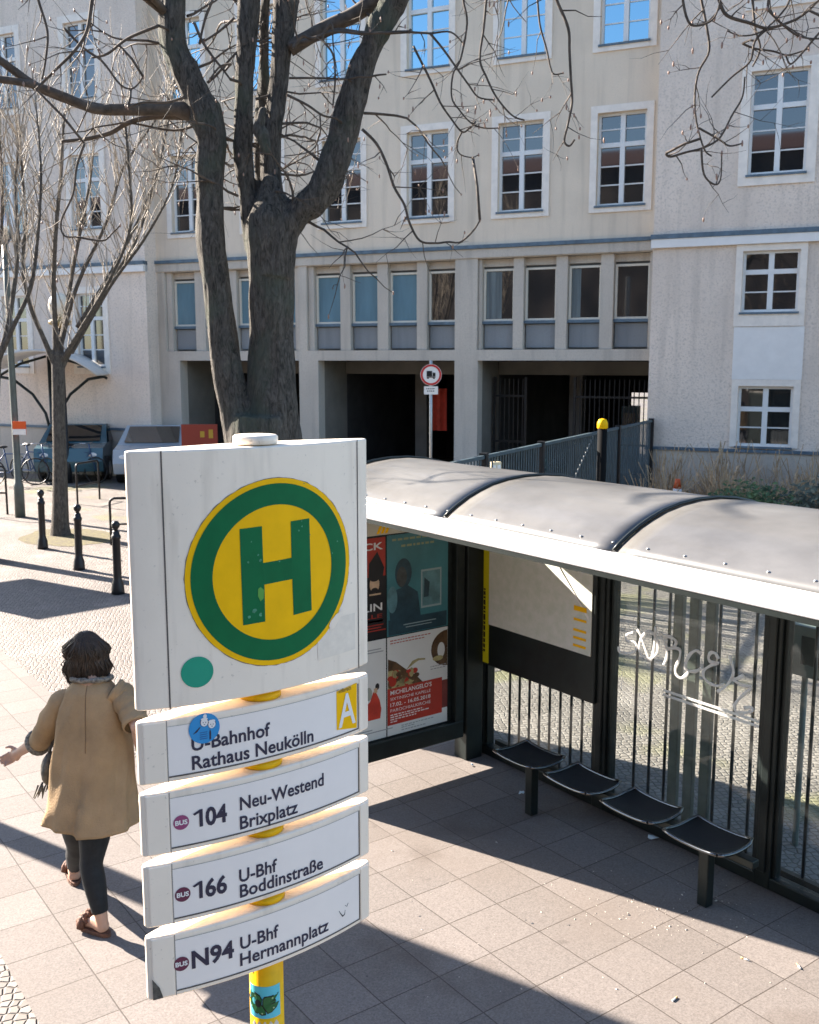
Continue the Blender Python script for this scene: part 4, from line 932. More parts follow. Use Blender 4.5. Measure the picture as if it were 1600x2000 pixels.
for i, (num, na, nb_, l1, a1, b1, l2, a2, b2, dot, dm) in enumerate((
    ('104', (375.5, 1616), (443.5, 1604), 'Neu-Westend', (468.5, 1582.5), (632, 1532), 'Brixplatz', (468.5, 1619), (581.5, 1587), (353.6, 1606), 'plum2'),
    ('166', (375, 1757.5), (443.5, 1740.5), 'U-Bhf', (467, 1720.5), (541, 1703), 'Boddinstraße', (468.5, 1757), (630.5, 1691), (356.6, 1746.5), 'plum'),
    ('N94', (374.5, 1889.5), (457, 1869), 'U-Bhf', (469, 1850.5), (544, 1832), 'Hermannplatz', (469, 1886), (641.5, 1816), (354, 1882), 'plum'))):
    pl, f0_ = plate(i + 1)
    q = MB(); ptext(q, num, f0_, na, nb_, .0445, .0019); q.build('route_number', M['ink'], pl, fix=False)
    q = MB(); ptext(q, l1, f0_, a1, b1, CS, .0009); ptext(q, l2, f0_, a2, b2, CS, .0009); q.build('lettering', M['ink'], pl, fix=False)
    q = MB(); cx, cz = onP(*dot); rr = .0185
    q.add([f0_(cx + rr * math.cos(2 * math.pi * k / 30), cz + rr * math.sin(2 * math.pi * k / 30), .0018) for k in range(30)], [list(range(30))]); q.build('bus_dot', M[dm], pl, fix=False)
    q = MB(); text_fit(q, 'BUS', lambda x, z: f0_(x, z, .0025), cx - .0145, cx + .0145, cz - .0055, .0115, .0006); q.build('bus_word', M['white_ink'], pl, fix=False)
    if i == 2:
        q = MB(); pp = [onP(*p) for p in ((662, 1779), (665, 1784), (669, 1789), (673, 1785), (674, 1777))]; q.tube([f0_(x, z, .001) for x, z in pp], [.0006, .0012, .0020, .0012, .0006], 5); pp = [onP(*p) for p in ((674, 1768), (677, 1770), (680, 1763))]; q.tube([f0_(x, z, .001) for x, z in pp], .0008, 5); q.build('scratch', M['black'], pl, fix=False)
        q = MB(); q.add([V((x, lens(x, PA) - .0052, z)) for x, z in ((xl + .006, z_) for z_ in (1.545, 1.60))] + [V((x, lens(x, PA) - .0052, z)) for x, z in ((xl + .022, 1.575), (xl + .03, 1.546))], [(0, 1, 2, 3)]); q.build('soot', mat('soot', (.10, .09, .075), .8, var=.5, vscale=80), pl, fix=False)
# sticker wrapped round the mast
def onpole(a, z, d=.0007): return V((PX + (.0445 + d) * math.sin(a), PYY - (.0445 + d) * math.cos(a), z))
A0 = math.atan2(-PX, PYY)       # angle facing the viewer
za, zb = 1.385, 1.475
q = MB(); n = 20
q.add([onpole(A0 - 1.25 + 2.1 * k / n, z) for z in (za, zb) for k in range(n + 1)], [(k, k + 1, n + 2 + k, n + 1 + k) for k in range(n)]); stk = q.build('sticker', M['sticker_cyan'], pole, fix=False)
def pst(q, pts, d, m): q.add([onpole(A0 + x, za + (zb - za) * z, d) for x, z in pts], [list(range(len(pts)))], m)
q = MB()
BA = [(.05, .80), (.20, .80), (.33, .74), (.40, .62), (.38, .45), (.50, .25), (.52, .12), (.38, .10), (.18, .15), (.06, .30), (.02, .55)]
BB = [(.41, .62), (.47, .70), (.70, .71), (.93, .74), (.80, .58), (.84, .52), (.79, .47), (.93, .45), (.85, .30), (.70, .19), (.56, .15), (.50, .25), (.40, .40)]
def bird(pts, d, m, k=1.0):
    cx_ = sum(p[0] for p in pts) / len(pts); cz_ = sum(p[1] for p in pts) / len(pts)
    pts = [(cx_ + (x - cx_) * k, cz_ + (z - cz_) * k) for x, z in pts]
    vs = [onpole(A0 + math.asin(max(-1, min(1, (400 + 710 * u - 792) / 393))), za + (zb - za) * v2, d) for u, v2 in [(cx_, cz_)] + pts]; n = len(pts)
    q.add(vs, [(0, 1 + i, 1 + (i + 1) % n) for i in range(n)], m)
bird(BA, .0016, 1); bird(BB, .0017, 1); bird(BA, .0022, 0, .88); bird(BB, .0023, 0, .88)
bird([(.28 + .09 * math.cos(k * .524), .48 + .12 * math.sin(k * .524)) for k in range(12)], .0030, 1)
for fx_, fz_ in ((.62, .52), (.62, .44)): bird([(fx_, fz_), (fx_ + .2, fz_ + .07), (fx_ + .18, fz_ + .02)], .0032, 1)
for hx, hz, hr in ((.2, .71, .025), (.72, .64, .03), (.75, .33, .03), (.4, .18, .03), (.1, .35, .02)): bird([(hx + hr * math.cos(k), hz + hr * math.sin(k)) for k in (0, 1.05, 2.1, 3.14, 4.2, 5.25)], .0033, 2)
q.build('green_bird', [M['sticker_green'], M['black'], mat('pale_green_print', (.35, .50, .25), .5)], stk, fix=False)
q = MB(); q.add([onpole(A0 - 1.0 + 1.7 * k / 10, 1.345 + (.012 * (k % 2)) + z) for z in (0, .02) for k in range(11)], [(k, k + 1, 12 + k, 11 + k) for k in range(10)]); q.build('sticker_remains', M['grime'], pole, fix=False)

# ------------------------------------------------------------------ woman walking
def P(x, y, d): return at(x, y, d)
wo_ = empty('person', onZ(180, 1800), label='woman seen from behind walking in tan coat, dark leggings and brown slippers', cat='person')
skin = mat('skin', (.50, .30, .21), .5, var=.06, vscale=20)
DW = 5.25
fr_, fh_ = RT.copy(), FH.copy()
footR = onZ(203, 1822); footL = onZ(152, 1716)
dR = footR.dot(FH); dL = footL.dot(FH)
hipR, hipL = P(190, 1590, 5.18), P(150, 1590, 5.20)
kneeR, kneeL = P(178, 1690, 5.12), P(152, 1655, 5.36)
ankR = V(footR) + V((0, 0, .085)) + (-FH * .02); ankL = V(footL) + V((0, 0, .09)) - FH * .05
neck, headc = P(176, 1325, 5.30), P(171, 1275, 5.36)
shL, shR = P(122, 1362, 5.28), P(240, 1352, 5.26)
elL, wrL, haL = P(82, 1440, 5.36), P(40, 1468, 5.50), P(20, 1480, 5.54)
elR, wrR, haR = P(268, 1420, 5.10), P(282, 1485, 5.22), P(284, 1515, 5.26)
q = MB()
q.ell(P(178, 1420, 5.27), .155, .10, .30, 16, 12, 0, (RT, FH, UPV)); q.ell(P(172, 1560, 5.22), .15, .11, .16, 16, 10, 0, (RT, FH, UPV))
q.tube([neck - UPV * .06, neck + UPV * .05, headc], [.06, .05, .055], 12)
q.ell(headc - UPV * .01, .075, .092, .112, 16, 12, 0, (RT, FH, UPV))
q.ell(headc + FH * .095 - UPV * .02, .012, .022, .02, 8, 6, 0, (RT, FH, UPV)); q.ell(headc + FH * .07 - UPV * .075, .035, .03, .025, 10, 6, 0, (RT, FH, UPV)); q.ell(headc + FH * .088 - UPV * .055, .022, .01, .008, 8, 6, 0, (RT, FH, UPV))
for s_ in (-1, 1):
    q.ell(headc + RT * s_ * .076 - UPV * .015, .010, .02, .03, 8, 6, 0, (RT, FH, UPV)); q.ell(headc + RT * s_ * .03 + FH * .083 + UPV * .012, .014, .01, .009, 8, 6, 0, (RT, FH, UPV))
for a, b2, c2 in ((shL, elL, wrL), (shR, elR, wrR)): q.tube([a, (a + b2) / 2, b2, b2 + (c2 - b2) * .35, c2], [.036, .036, .034, .037, .027], 12); q.ell(b2, .037, .037, .037, 10, 8); q.ell(a, .038, .038, .038, 10, 8)
def hand(wr, ha, side):
    d = (ha - wr).normalized(); up_ = UPV - d * d.z; up_.normalize(); sd_ = d.cross(up_)
    pc_ = wr + d * .05; q.ell(pc_, .045, .016, .040, 10, 8, 0, (d, sd_, up_)); q.tube([wr - d * .02, pc_], [.027, .028], 10)
    for k, (o_, l) in enumerate(((.028, .066), (.009, .075), (-.010, .070), (-.027, .055))):
        b0 = pc_ + d * .035 + up_ * o_; q.tube([b0, b0 + d * l * .45 + sd_ * .006 * side, b0 + d * l * .72 + sd_ * .024 * side, b0 + d * l * .74 + sd_ * .046 * side], [.0095, .0085, .0075, .006], 8)
    b0 = pc_ - d * .02 + up_ * .03; q.tube([b0, b0 + up_ * .026 + d * .02 + sd_ * .01 * side, b0 + up_ * .032 + d * .05 + sd_ * .02 * side], [.011, .0095, .007], 8)
hand(wrL, haL, -1); hand(wrR, haR, 1)
for hp_, kn, an in ((hipR, kneeR, ankR), (hipL, kneeL, ankL)):
    q.tube([hp_, (hp_ + kn) / 2, kn, kn + (an - kn) * .35, an, an - UPV * .05], [.085, .072, .052, .052, .033, .035], 12); q.ell(kn, .052, .054, .052, 10, 8)
wd = (footL - footR); wd.z = 0; wd.normalize(); wn = V((wd.y, -wd.x, 0))
toeR = (wd * .8 - RT * .62).normalized(); toeL = (wd + RT * .15).normalized()
for an, td in ((ankR, toeR), (ankL, toeL)):
    h0 = V((an.x, an.y, .058)); q.ell(h0, .036, .038, .04, 10, 8); q.tube([h0 - td * .02 - UPV * .008, h0 + td * .06 + UPV * .0, h0 + td * .12 - UPV * .018, h0 + td * .175 - UPV * .022], [.034, .036, .034, .022], 12)
body = q.build('body', skin, wo_)
remesh(body, .0062, 3)
# leggings
q = MB()
for hp_, kn, an in ((hipR, kneeR, ankR), (hipL, kneeL, ankL)):
    e_ = kn + (an - kn) * .86; q.tube([hp_ + UPV * .02, (hp_ + kn) / 2, kn + (hp_ - kn) * .15, kn, kn + (an - kn) * .3, kn + (an - kn) * .6, e_], [.098, .083, .065, .063, .063, .053, .044], 16); q.ell(kn, .063, .065, .062, 12, 8)
q.ell(P(172, 1570, 5.22), .165, .125, .14, 16, 10, 0, (RT, FH, UPV))
lg = q.build('leggings', mat('leggings', (.010, .013, .016), .75, var=.3, vscale=30), wo_); remesh(lg, .010, 3)
# coat
rings = [(1320, 158, 200, 5.30, .045), (1331, 145, 212, 5.29, .07), (1346, 131, 226, 5.28, .09), (1380, 121, 239, 5.27, .105), (1420, 116, 247, 5.26, .115), (1462, 111, 253, 5.25, .122), (1505, 106, 258, 5.24, .13), (1548, 100, 263, 5.22, .14), (1580, 95, 267, 5.20, .145), (1606, 92, 268, 5.18, .148)]
q = MB(); ns = 72; vs = []; RR_ = []
def interp(t):
    f_ = t * (len(rings) - 1); i = min(int(f_), len(rings) - 2); u = f_ - i; return [rings[i][k] * (1 - u) + rings[i + 1][k] * u for k in range(5)]
nr = 40
for j in range(nr + 1):
    t = j / nr; y, a, c2, d, dp = interp(t); cpt = P((a + c2) / 2, y, d); hw = (c2 - a) / 2 / FPX * d
    for k in range(ns):
        th = 2 * math.pi * k / ns
        fold = 1 + (.055 * t * math.sin(5 * th + 2.0 * t + .6) + .03 * t * math.sin(9 * th - 1.5 + 3 * t)) + .035 * noise.noise(V((math.cos(th) * 2.2, math.sin(th) * 2.2, t * 5))) + .085 * (1 - abs(noise.noise(V((math.cos(th) * 2.6 + t * 2.2, math.sin(th) * 2.6, t * 1.9 + 7))) * 2.2) ) * min(1, t * 3)
        # back vent: a step on the back (towards the viewer) on the lower part
        back = -math.sin(th)
        if t > .45 and back > .2:
            xk = math.cos(th) + .25 * (t - .45)
            fold += .42 * (t - .45) * (1 if 0 < xk < .5 else 0) * (1 - max(0, xk) / .5)
        sup = 1 / (abs(math.cos(th)) ** 2.6 + abs(math.sin(th)) ** 2.6) ** (1 / 2.6)
        vs.append(cpt + RT * hw * sup * math.cos(th) * fold + FH * dp * sup * math.sin(th) * fold + UPV * (.018 * t * math.sin(2 * th + 1.0)))
q.add(vs, [(j * ns + k, j * ns + (k + 1) % ns, (j + 1) * ns + (k + 1) % ns, (j + 1) * ns + k) for j in range(nr) for k in range(ns)], 0, True)
def sleeve(pts, rad):
    n = 22; L = []; Rr = []
    for i in range(n + 1):
        f_ = i / n * (len(pts) - 1); a = min(int(f_), len(pts) - 2); u = f_ - a; L.append(pts[a] * (1 - u) + pts[a + 1] * u); Rr.append((rad[a] * (1 - u) + rad[a + 1] * u) * (1 + .05 * math.sin(i * 1.3)))
    q.tube(L, Rr, 18, 0, False)
sleeve([shL + RT * .095 + UPV * .0, shL - UPV * .02, P(100, 1405, 5.30), P(83, 1440, 5.35), P(76, 1449, 5.38)], [.055, .063, .064, .058, .055])
sleeve([shR - RT * .05 + UPV * .015, shR - UPV * .02, P(258, 1390, 5.2), P(267, 1418, 5.13)], [.064, .070, .070, .066])
M['coat'] = mat('tan_cotton', (.35, .24, .135), .85, var=.13, vscale=6, bump=.3, bscale=120, spec=.2)
ct = q.build('coat', M['coat'], wo_, fix=True)
sq = MB()
sq.tube([V(vs[j * ns + 54]) - FH * .004 for j in range(3, 22)], .0022, 5)
sq.build('back_seam', mat('seam_brown', (.16, .10, .055), .9), wo_)
md = ct.modifiers.new('t', 'SOLIDIFY'); md.thickness = .006; md.offset = 0
fur = mat('speckled_fur', (.10, .085, .07), .9, col2=(.33, .30, .25), vscale=70, bump=.8, bscale=80)
q = MB(); cc = P(179, 1328, 5.30); n = 26
q.tube([cc + RT * (.105 * math.cos(2 * math.pi * k / n)) + FH * (.085 * math.sin(2 * math.pi * k / n)) + UPV * (.012 - .01 * math.sin(2 * math.pi * k / n)) for k in range(n + 1)], [.014 + .003 * math.sin(k * 2.1) for k in range(n + 1)], 10); q.build('fur_collar', fur, wo_)
q = MB(); a_ = P(76, 1449, 5.38); d_ = (wrL - elL).normalized(); u_ = d_.orthogonal().normalized(); v_ = d_.cross(u_)
q.tube([a_ + d_ * .01 + u_ * .06 * math.cos(2 * math.pi * k / 16) + v_ * .06 * math.sin(2 * math.pi * k / 16) for k in range(17)], .017, 8); q.build('cuff', fur, wo_)
# hair: strands over a cap
hairm = mat('dark_hair', (.032, .020, .013), .5, var=.5, vscale=60, stretch=(1, 1, .15), spec=.6)
q = MB(); q.ell(headc + UPV * .015 - FH * .012, .090, .102, .112, 20, 14, 0, (RT, FH, UPV)); q.ell(headc - UPV * .062 - FH * .035, .082, .07, .078, 18, 10, 0, (RT, FH, UPV))
rh = random.Random(4)
for _ in range(1400):
    th = rh.uniform(math.pi * .92, math.pi * 2.08); el = rh.uniform(.05, 1.35)
    top = headc + UPV * .015 - FH * .012 + RT * (.091 * math.cos(th) * math.cos(el)) + FH * (.103 * math.sin(th) * math.cos(el)) + UPV * (.113 * math.sin(el))
    ou = V((top.x - headc.x, top.y - headc.y, 0)); ou = ou.normalized() if ou.length > .01 else -FH
    zb_ = headc.z - rh.uniform(.095, .165); e_ = V((headc.x, headc.y, zb_)) + (RT * math.cos(th) * .095 + FH * math.sin(th) * .095) * rh.uniform(.8, 1.22)
    m1 = headc + (RT * math.cos(th) * .099 + FH * math.sin(th) * .106) * rh.uniform(.93, 1.12) - UPV * .02
    wv_ = RT * rh.gauss(0, .012) + FH * rh.gauss(0, .008); q.tube([top, (top + m1) / 2 + ou * .012 + wv_, m1, (m1 + e_) / 2 + ou * .006 - wv_, e_], [.003, .0042, .0042, .003, .001], 4, 0, False)
q.build('hair', hairm, wo_, fix=False)
# slippers
slip = mat('brown_slipper', (.14, .065, .04), .7, var=.35, vscale=30, bump=.6, bscale=50)
for an, td in ((ankR, toeR), (ankL, toeL)):
    sdv = V((td.y, -td.x, 0)); h0 = V((an.x, an.y, .006)); q = MB(); ol = []
    for k in range(20):
        a = 2 * math.pi * k / 20; x = .075 + .135 * math.cos(a); ol.append(h0 + td * x + sdv * .048 * math.sin(a) * (1.1 if x > .08 else .9))
    q.prism(ol, (0, 0, .022)); q.tube([h0 + td * .12 + sdv * .05 * math.cos(t_) + UPV * (.018 + .062 * math.sin(t_)) for t_ in [math.pi * k / 8 for k in range(9)]], [.024] * 9, 8)
    for k in range(9):
        b0 = h0 + td * (.08 + .012 * (k % 3)) + sdv * (-.04 + .01 * k) + UPV * (.055 + .02 * math.sin(k * .4)); q.tube([b0, b0 + UPV * .02 + td * .03, b0 + td * .055 - UPV * .002], [.009, .008, .004], 5)
    q.build('slipper', slip, wo_)
# bag at her left hip
q = MB(); b0 = P(98, 1500, 5.30)
q.ell(b0, .04, .10, .09, 12, 8, 0, (RT, FH, UPV))
for k in range(14):
    s0 = b0 + RT * rh.uniform(-.06, .0) + FH * rh.uniform(-.09, .05) - UPV * .085; q.tube([s0, s0 - UPV * rh.uniform(.05, .09) - RT * rh.uniform(0, .035)], [.006, .003], 4)
q.tube([b0 + UPV * .09, b0 + UPV * .16 + FH * .03 + RT * .02, b0 + UPV * .09 + FH * .08], .008, 6)
bag = q.build('shoulder_bag', mat('grey_bag', (.13, .115, .09), .7, var=.4, vscale=20, bump=.5, bscale=30), label='small grey fringed bag hanging at the walking woman\'s left hip', cat='bag')

# ------------------------------------------------------------------ bollards
def bollard(c, lab, first=[None]):
    if first[0] is None:
        r = empty('bollard', (0, 0, 0)); q = MB()
        q.lathe((0, 0, 0), [(.088, 0), (.085, .05), (.078, .14), (.058, .20), (.055, .24), (.053, .74), (.062, .75), (.062, .79), (.05, .80), (.045, .845), (.03, .86)], 16); q.build('shaft', M['black_iron'], r)
        q = MB(); q.lathe((0, 0, 0), [(.030, .862), (.026, .875), (.05, .90), (.058, .93), (.052, .96), (.03, .985), (.006, .99)], 16); q.build('knob', M['black_iron'], r)
        first[0] = r; o = r
    else: o = copy_tree(first[0])
    o.location = c; o.rotation_euler = (R(random.uniform(-1.2, 1.2)), R(random.uniform(-1.2, 1.2)), 0); return tag(o, lab, 'bollard', 'black bollards along the paving')
for px, lab in (((84, 1072), 'black iron bollard farthest back, nearest the lamp post'), ((155, 1113), 'black iron bollard, middle one of three, right of the street tree'), ((231, 1160), 'black iron bollard nearest, right beside the white sign edge')):
    c = onZ(*px); bollard((c.x, c.y, 0), lab)
# bike hoops
def hoop(c, d, wd, ht, lab, mid=True):
    d = V(d).normalized(); c = V(c); r = .08; q = MB(); pts = [c, c + UPV * (ht - r)] + [c + d * (r - r * math.cos(a)) + UPV * (ht - r + r * math.sin(a)) for a in (.5, 1.05, 1.57)] + [c + d * (wd - r) + UPV * ht] + [c + d * (wd - r + r * math.sin(a)) + UPV * (ht - r + r * math.cos(a)) for a in (.5, 1.05, 1.57)] + [c + d * wd]
    q.tube(pts, .022, 8)
    if mid: q.tube([c + UPV * ht * .45, c + d * wd + UPV * ht * .45], .018, 8)
    return tag(q.build('bike_hoop', M['black_iron']), lab, 'bike stand', 'bike hoops on the paving')
c = onZ(218, 1065); hoop((c.x, c.y, 0), RT + FH * .12, .75, .80, 'black tubular bike hoop partly hidden behind the white sign')
c = onZ(152, 985); hoop((c.x, c.y, 0), FH + RT * .28, .85, .88, 'black bike hoop seen end-on just right of the street tree')
c = onZ(15, 1005); hoop((c.x - 0, c.y, 0), -RT, .75, .98, 'black bike hoop cut by the left picture edge')
# lamp post
c = onZ(40, 1010); lp = empty('lamp_post', (c.x, c.y, 0), label='grey lamp post with thicker base at the far left', cat='lamp post')
MB().lathe((c.x, c.y, 0), [(.10, 0), (.098, .60), (.09, .66), (.070, .70), (.064, 2.5), (.058, 4.2), (.05, 5.3)], 16).build('shaft', mat('green_grey_post', (.10, .115, .10), .5, var=.2, vscale=6), lp)
q = MB(); cc_ = at(38, 836, c.dot(FH) - .2); q.box(-.13, .13, -.012, .012, -.13, .13, 0, lambda x, y, z: V((cc_.x, cc_.y, cc_.z)) + fx * x + fy * y + UPV * z); q.box(-.13, .13, -.016, -.0125, -.13, -.02, 1, lambda x, y, z: V((cc_.x, cc_.y, cc_.z)) + fx * x + fy * y + UPV * z)
q.build('small_sign', [M['orange'], M['white_paint']], lp)
q = MB(); gc = V((c.x, c.y, 5.3)); q.lathe(gc, [(.07, 0), (.12, .08), (.20, .14), (.10, .55), (.03, .62)], 16); q.build('lantern', M['steel'], lp)
# globe lantern
c = at(116, 597, 25.5); gl = empty('globe_lantern', (c.x, c.y, 0), label='cream globe street lantern behind the pollarded tree', cat='street lamp')
MB().lathe((c.x, c.y, 0), [(.11, 0), (.1, .5), (.06, .6), (.055, c.z - .55)], 12).build('shaft', M['black_iron'], gl)
MB().lathe((c.x, c.y, c.z - .55), [(.06, 0), (.28, .10), (.28, .18), (.10, .26)], 16).build('collar', mat('ochre_collar', (.35, .25, .10), .5), gl)
MB().ell(c, .27, .27, .32, 20, 14).build('globe', mat('cream_globe', (.82, .74, .60), .4), gl)

# ------------------------------------------------------------------ far left: second shelter, fence, cycles, cars
d2 = 27.0
c = at(105, 850, d2); c.z = 0
s2 = empty('waiting_shelter', c, label='distant shelter with curved pale roof on arched metal brackets', cat='shelter')
q = MB(); n = 12; vs = []
for k in range(n + 1):
    u = -1 + 2 * k / n; z = 3.32 - .62 * u * u * (1 if u > 0 else .75)
    for dd in (-.9, .9): vs.append(c + RT * (u * 1.55 - .05) + FH * dd + UPV * z)
q.add(vs, [(2 * k, 2 * k + 1, 2 * k + 3, 2 * k + 2) for k in range(n)], 0, True); o = q.build('roof', mat('pale_roof', (.62, .60, .56), .4, var=.1, vscale=2), s2, fix=False); md = o.modifiers.new('t', 'SOLIDIFY'); md.thickness = .06
for s_ in (-1, 1):
    q = MB(); q.tube([c + UPV * 1.1 + RT * .05 * s_, c + UPV * 1.7 + RT * .18 * s_, c + UPV * 2.2 + RT * .5 * s_, c + UPV * 2.6 + RT * 1.0 * s_, c + UPV * 2.68 + RT * 1.45 * s_], .04, 8); q.build('bracket', M['dark_metal'], s2)
    q = MB(); q.tube([c + UPV * 3.2 + RT * .1 * s_, c + UPV * 3.0 + RT * .8 * s_, c + UPV * 2.62 + RT * 1.5 * s_], .035, 8); q.build('bracket', M['dark_metal'], s2)
MB().lathe(c, [(.09, 0), (.08, .3), (.07, 3.2)], 12).build('column', M['dark_metal'], s2)
# low railing and gate-like fence
c = at(195, 880, 28); c.z = 0
rf = empty('iron_railing', c, label='low dark iron railing with a solid panel in front of the left building wing', cat='railing')
q = MB(); dirr = RT - FH * .1
q.box(0, .95, -.03, .03, .95, 2.0, 0, lambda x, y, z: c + RT * x + FH * y + UPV * z); q.build('panel', M['dark_metal'], rf)
q = MB()
for k in range(12): q.tube([c + RT * (.95 + k * .14) + UPV * .05, c + RT * (.95 + k * .14) + UPV * 1.65], .014, 5)
for z in (1.6, .9, .15): q.tube([c + RT * .95 + UPV * z, c + RT * 2.55 + UPV * z], .02, 6)
q.build('bars', M['dark_metal'], rf)
for x in (0, .95, 2.5): q = MB(); q.tube([c + RT * x, c + RT * x + UPV * 2.05], .04, 8); q.build('post', M['dark_metal'], rf)
def bicycle(c, yaw, lab, first=[None]):
    if first[0] is None:
        r = empty('bicycle')
        for x in (-.52, .52):
            q = MB(); q.tube([(x + .33 * math.cos(2 * math.pi * k / 20), 0, .34 + .33 * math.sin(2 * math.pi * k / 20)) for k in range(21)], .018, 6)
            for k in range(6): a = math.pi * k / 6; q.tube([(x + .32 * math.cos(a), 0, .34 + .32 * math.sin(a)), (x - .32 * math.cos(a), 0, .34 - .32 * math.sin(a))], .003, 3)
            q.build('wheel', M['black'], r)
        q = MB(); q.tube([(-.52, 0, .34), (-.1, 0, .32), (.38, 0, .78), (-.18, 0, .80), (-.52, 0, .34)], .02, 6); q.tube([(-.1, 0, .32), (-.2, 0, .95)], .018, 6); q.tube([(.52, 0, .34), (.38, 0, .78), (.34, 0, 1.0)], .018, 6); q.build('frame', mat('blue_bike_frame', (.03, .07, .16), .35), r)
        q = MB(); q.ell((-.22, 0, .97), .13, .07, .035, 10, 6); q.build('saddle', M['black'], r)
        q = MB(); q.tube([(.26, -.26, 1.03), (.36, -.1, 1.02), (.36, .1, 1.02), (.26, .26, 1.03)], .013, 6); q.build('handlebar', M['steel'], r); first[0] = r; o = r
    else: o = copy_tree(first[0])
    o.location = c; o.rotation_euler = (0, 0, yaw); return tag(o, lab, 'bicycle', 'bicycles parked by the left building wing')
for (px, d, yw, lab) in ((150, 25.6, -.3, 'bicycle leaning behind the pollarded tree trunk'), (22, 25.0, .2, 'bicycle at the far left edge behind the lamp post'), (172, 27.0, -.8, 'bicycle parked just left of the iron railing panel'), (62, 25.5, -.5, 'bicycle between the lamp post and the pollarded tree')):
    c = at(px, 850, d); bicycle((c.x, c.y, 0), yw - YAW, lab)
def car(c, yaw, colr, lab, cat='car'):
    r = empty('parked_car', (0, 0, 0)); bm = mat('car_paint', colr, .25, coat=.6, spec=.5)
    q = MB(); side = [(-2.0, .30), (-2.05, .62), (-1.95, .85), (-1.25, .92), (-.75, 1.38), (.75, 1.42), (1.45, .98), (2.0, .88), (2.08, .55), (2.0, .28)]
    n = len(side); vs = []
    for y, k in ((-.82, .97), (-.86, 1), (.86, 1), (.82, .97)):
        for x, z in side: vs.append((x * k, y * (.86 if z > 1.0 else 1), z))
    fs = [list(range(n)), list(range(4 * n - 1, 3 * n - 1, -1))]
    for j in range(3):
        for k in range(n): fs.append((j * n + k, j * n + (k + 1) % n, (j + 1) * n + (k + 1) % n, (j + 1) * n + k))
    q.add(vs, fs); q.build('body', bm, r, bevel=.06)
    for y in (-.86, .86):
        q = MB(); s_ = 1 if y > 0 else -1; q.add([(-1.1, y * .99 + .015 * s_, .95), (-.72, y * .86 + .02 * s_, 1.33), (.68, y * .86 + .02 * s_, 1.36), (1.2, y * .99 + .015 * s_, .98)], [(0, 1, 2, 3)]); q.build('side_window', M['pane'], r, fix=False)
    for (xa_, za_, xb2, zb2) in ((1.40, 1.03, .80, 1.40), (-1.22, .97, -.78, 1.37)):
        q = MB(); s_ = 1 if xa_ > 0 else -1; q.add([(xa_ + .03 * s_, -.68, za_), (xa_ + .03 * s_, .68, za_), (xb2 + .03 * s_, .64, zb2), (xb2 + .03 * s_, -.64, zb2)], [(0, 1, 2, 3)]); q.build('windscreen', M['pane'], r, fix=False)
    for x in (-1.3, 1.3):
        for y in (-.80, .80):
            q = MB(); q.tube([(x, y - .09, .31), (x, y + .09, .31)], .31, 20, sm=False); wh = q.build('wheel', M['black'], r)
            q = MB(); q.tube([(x, y - .095, .31), (x, y + .095, .31)], .19, 14, sm=False); q.build('rim', M['steel'], wh)
    for y in (-.6, .6):
        q = MB(); q.ell((2.0, y, .70), .06, .16, .08, 10, 6); q.build('headlight', M['white_paint'], r); q = MB(); q.ell((-1.99, y, .74), .05, .14, .08, 10, 6); q.build('tail_light', M['red'], r)
    r.location = c; r.rotation_euler = (0, 0, yaw); return tag(r, lab, cat, 'cars parked in front of the building')
c = at(165, 850, 27.5); car((c.x, c.y, .004), R(240), (.05, .12, .15), 'dark teal car parked behind the pollarded street tree')
c = at(315, 860, 27.0); car((c.x, c.y, .004), R(238), (.36, .40, .43), 'pale grey car half hidden behind the top corner of the white sign')
# construction barrier (red and yellow) by the passage
c = at(390, 850, 23.5); c.z = 0; br = empty('barrier', c, label='dull red barrier board with small yellow patches left of the big bare tree', cat='barrier')
q = MB(); q.box(-.42, .42, -.03, .03, 1.0, 1.62, 0, lambda x, y, z: c + RT * x + FH * y + UPV * z); q.build('board', mat('barrier_red', (.26, .04, .022), .6), br)
q = MB(); q.box(.02, .12, -.036, -.031, 1.32, 1.46, 0, lambda x, y, z: c + RT * x + FH * y + UPV * z); q.box(.22, .32, -.036, -.031, 1.30, 1.5, 0, lambda x, y, z: c + RT * x + FH * y + UPV * z); q.build('yellow_patch', mat('dull_yellow', (.45, .28, .03), .6), br)
for x in (-.38, .38): q = MB(); q.box(x - .03, x + .03, -.029, .029, .0, 1.0, 0, lambda x, y, z: c + RT * x + FH * y + UPV * z); q.build('leg', M['galv'], br)

# ------------------------------------------------------------------ unseen off-frame objects, added to cast the shadows that fall into view
cx, cy = .94 * 3.69 + .342 * -9.2, .342 * 3.69 + .94 * 9.2
bs = empty('shadow_board', (cx, cy, 0), label='wide blank grey board high on a mast, added out of view to cast a shadow', cat='sign')
MB().lathe((cx, cy, 0), [(.11, 0), (.10, .3), (.095, 4.6)], 16).build('mast', M['galv'], bs)
q = MB(); q.box(-.475, .475, -.06, .06, 2.85, 6.2, 0, lambda x, y, z: V((cx, cy, z)) + V((.94, .342, 0)) * x + V((.342, -.94, 0)) * y); q.build('board', M['galv'], bs, bevel=.01)
hz = 2.3; off = V((-.342, .94, 0)) * (hz / math.tan(SUN_EL))
cn = [V((2.45, 14.5, hz)), V((3.93, 14.6, hz)), V((4.78, 12.42, hz)), V((3.3, 12.27, hz))]; cn = [p_ + off for p_ in cn]
ctr = sum(cn, V()) / 4
cs_ = empty('canopy', (ctr.x, ctr.y, 0), label='flat grey canopy on a single column, added out of view to cast a shadow', cat='canopy')
q = MB(); q.prism([c_ + UPV * .0 for c_ in cn], (0, 0, .08)); q.build('roof', M['galv'], cs_)
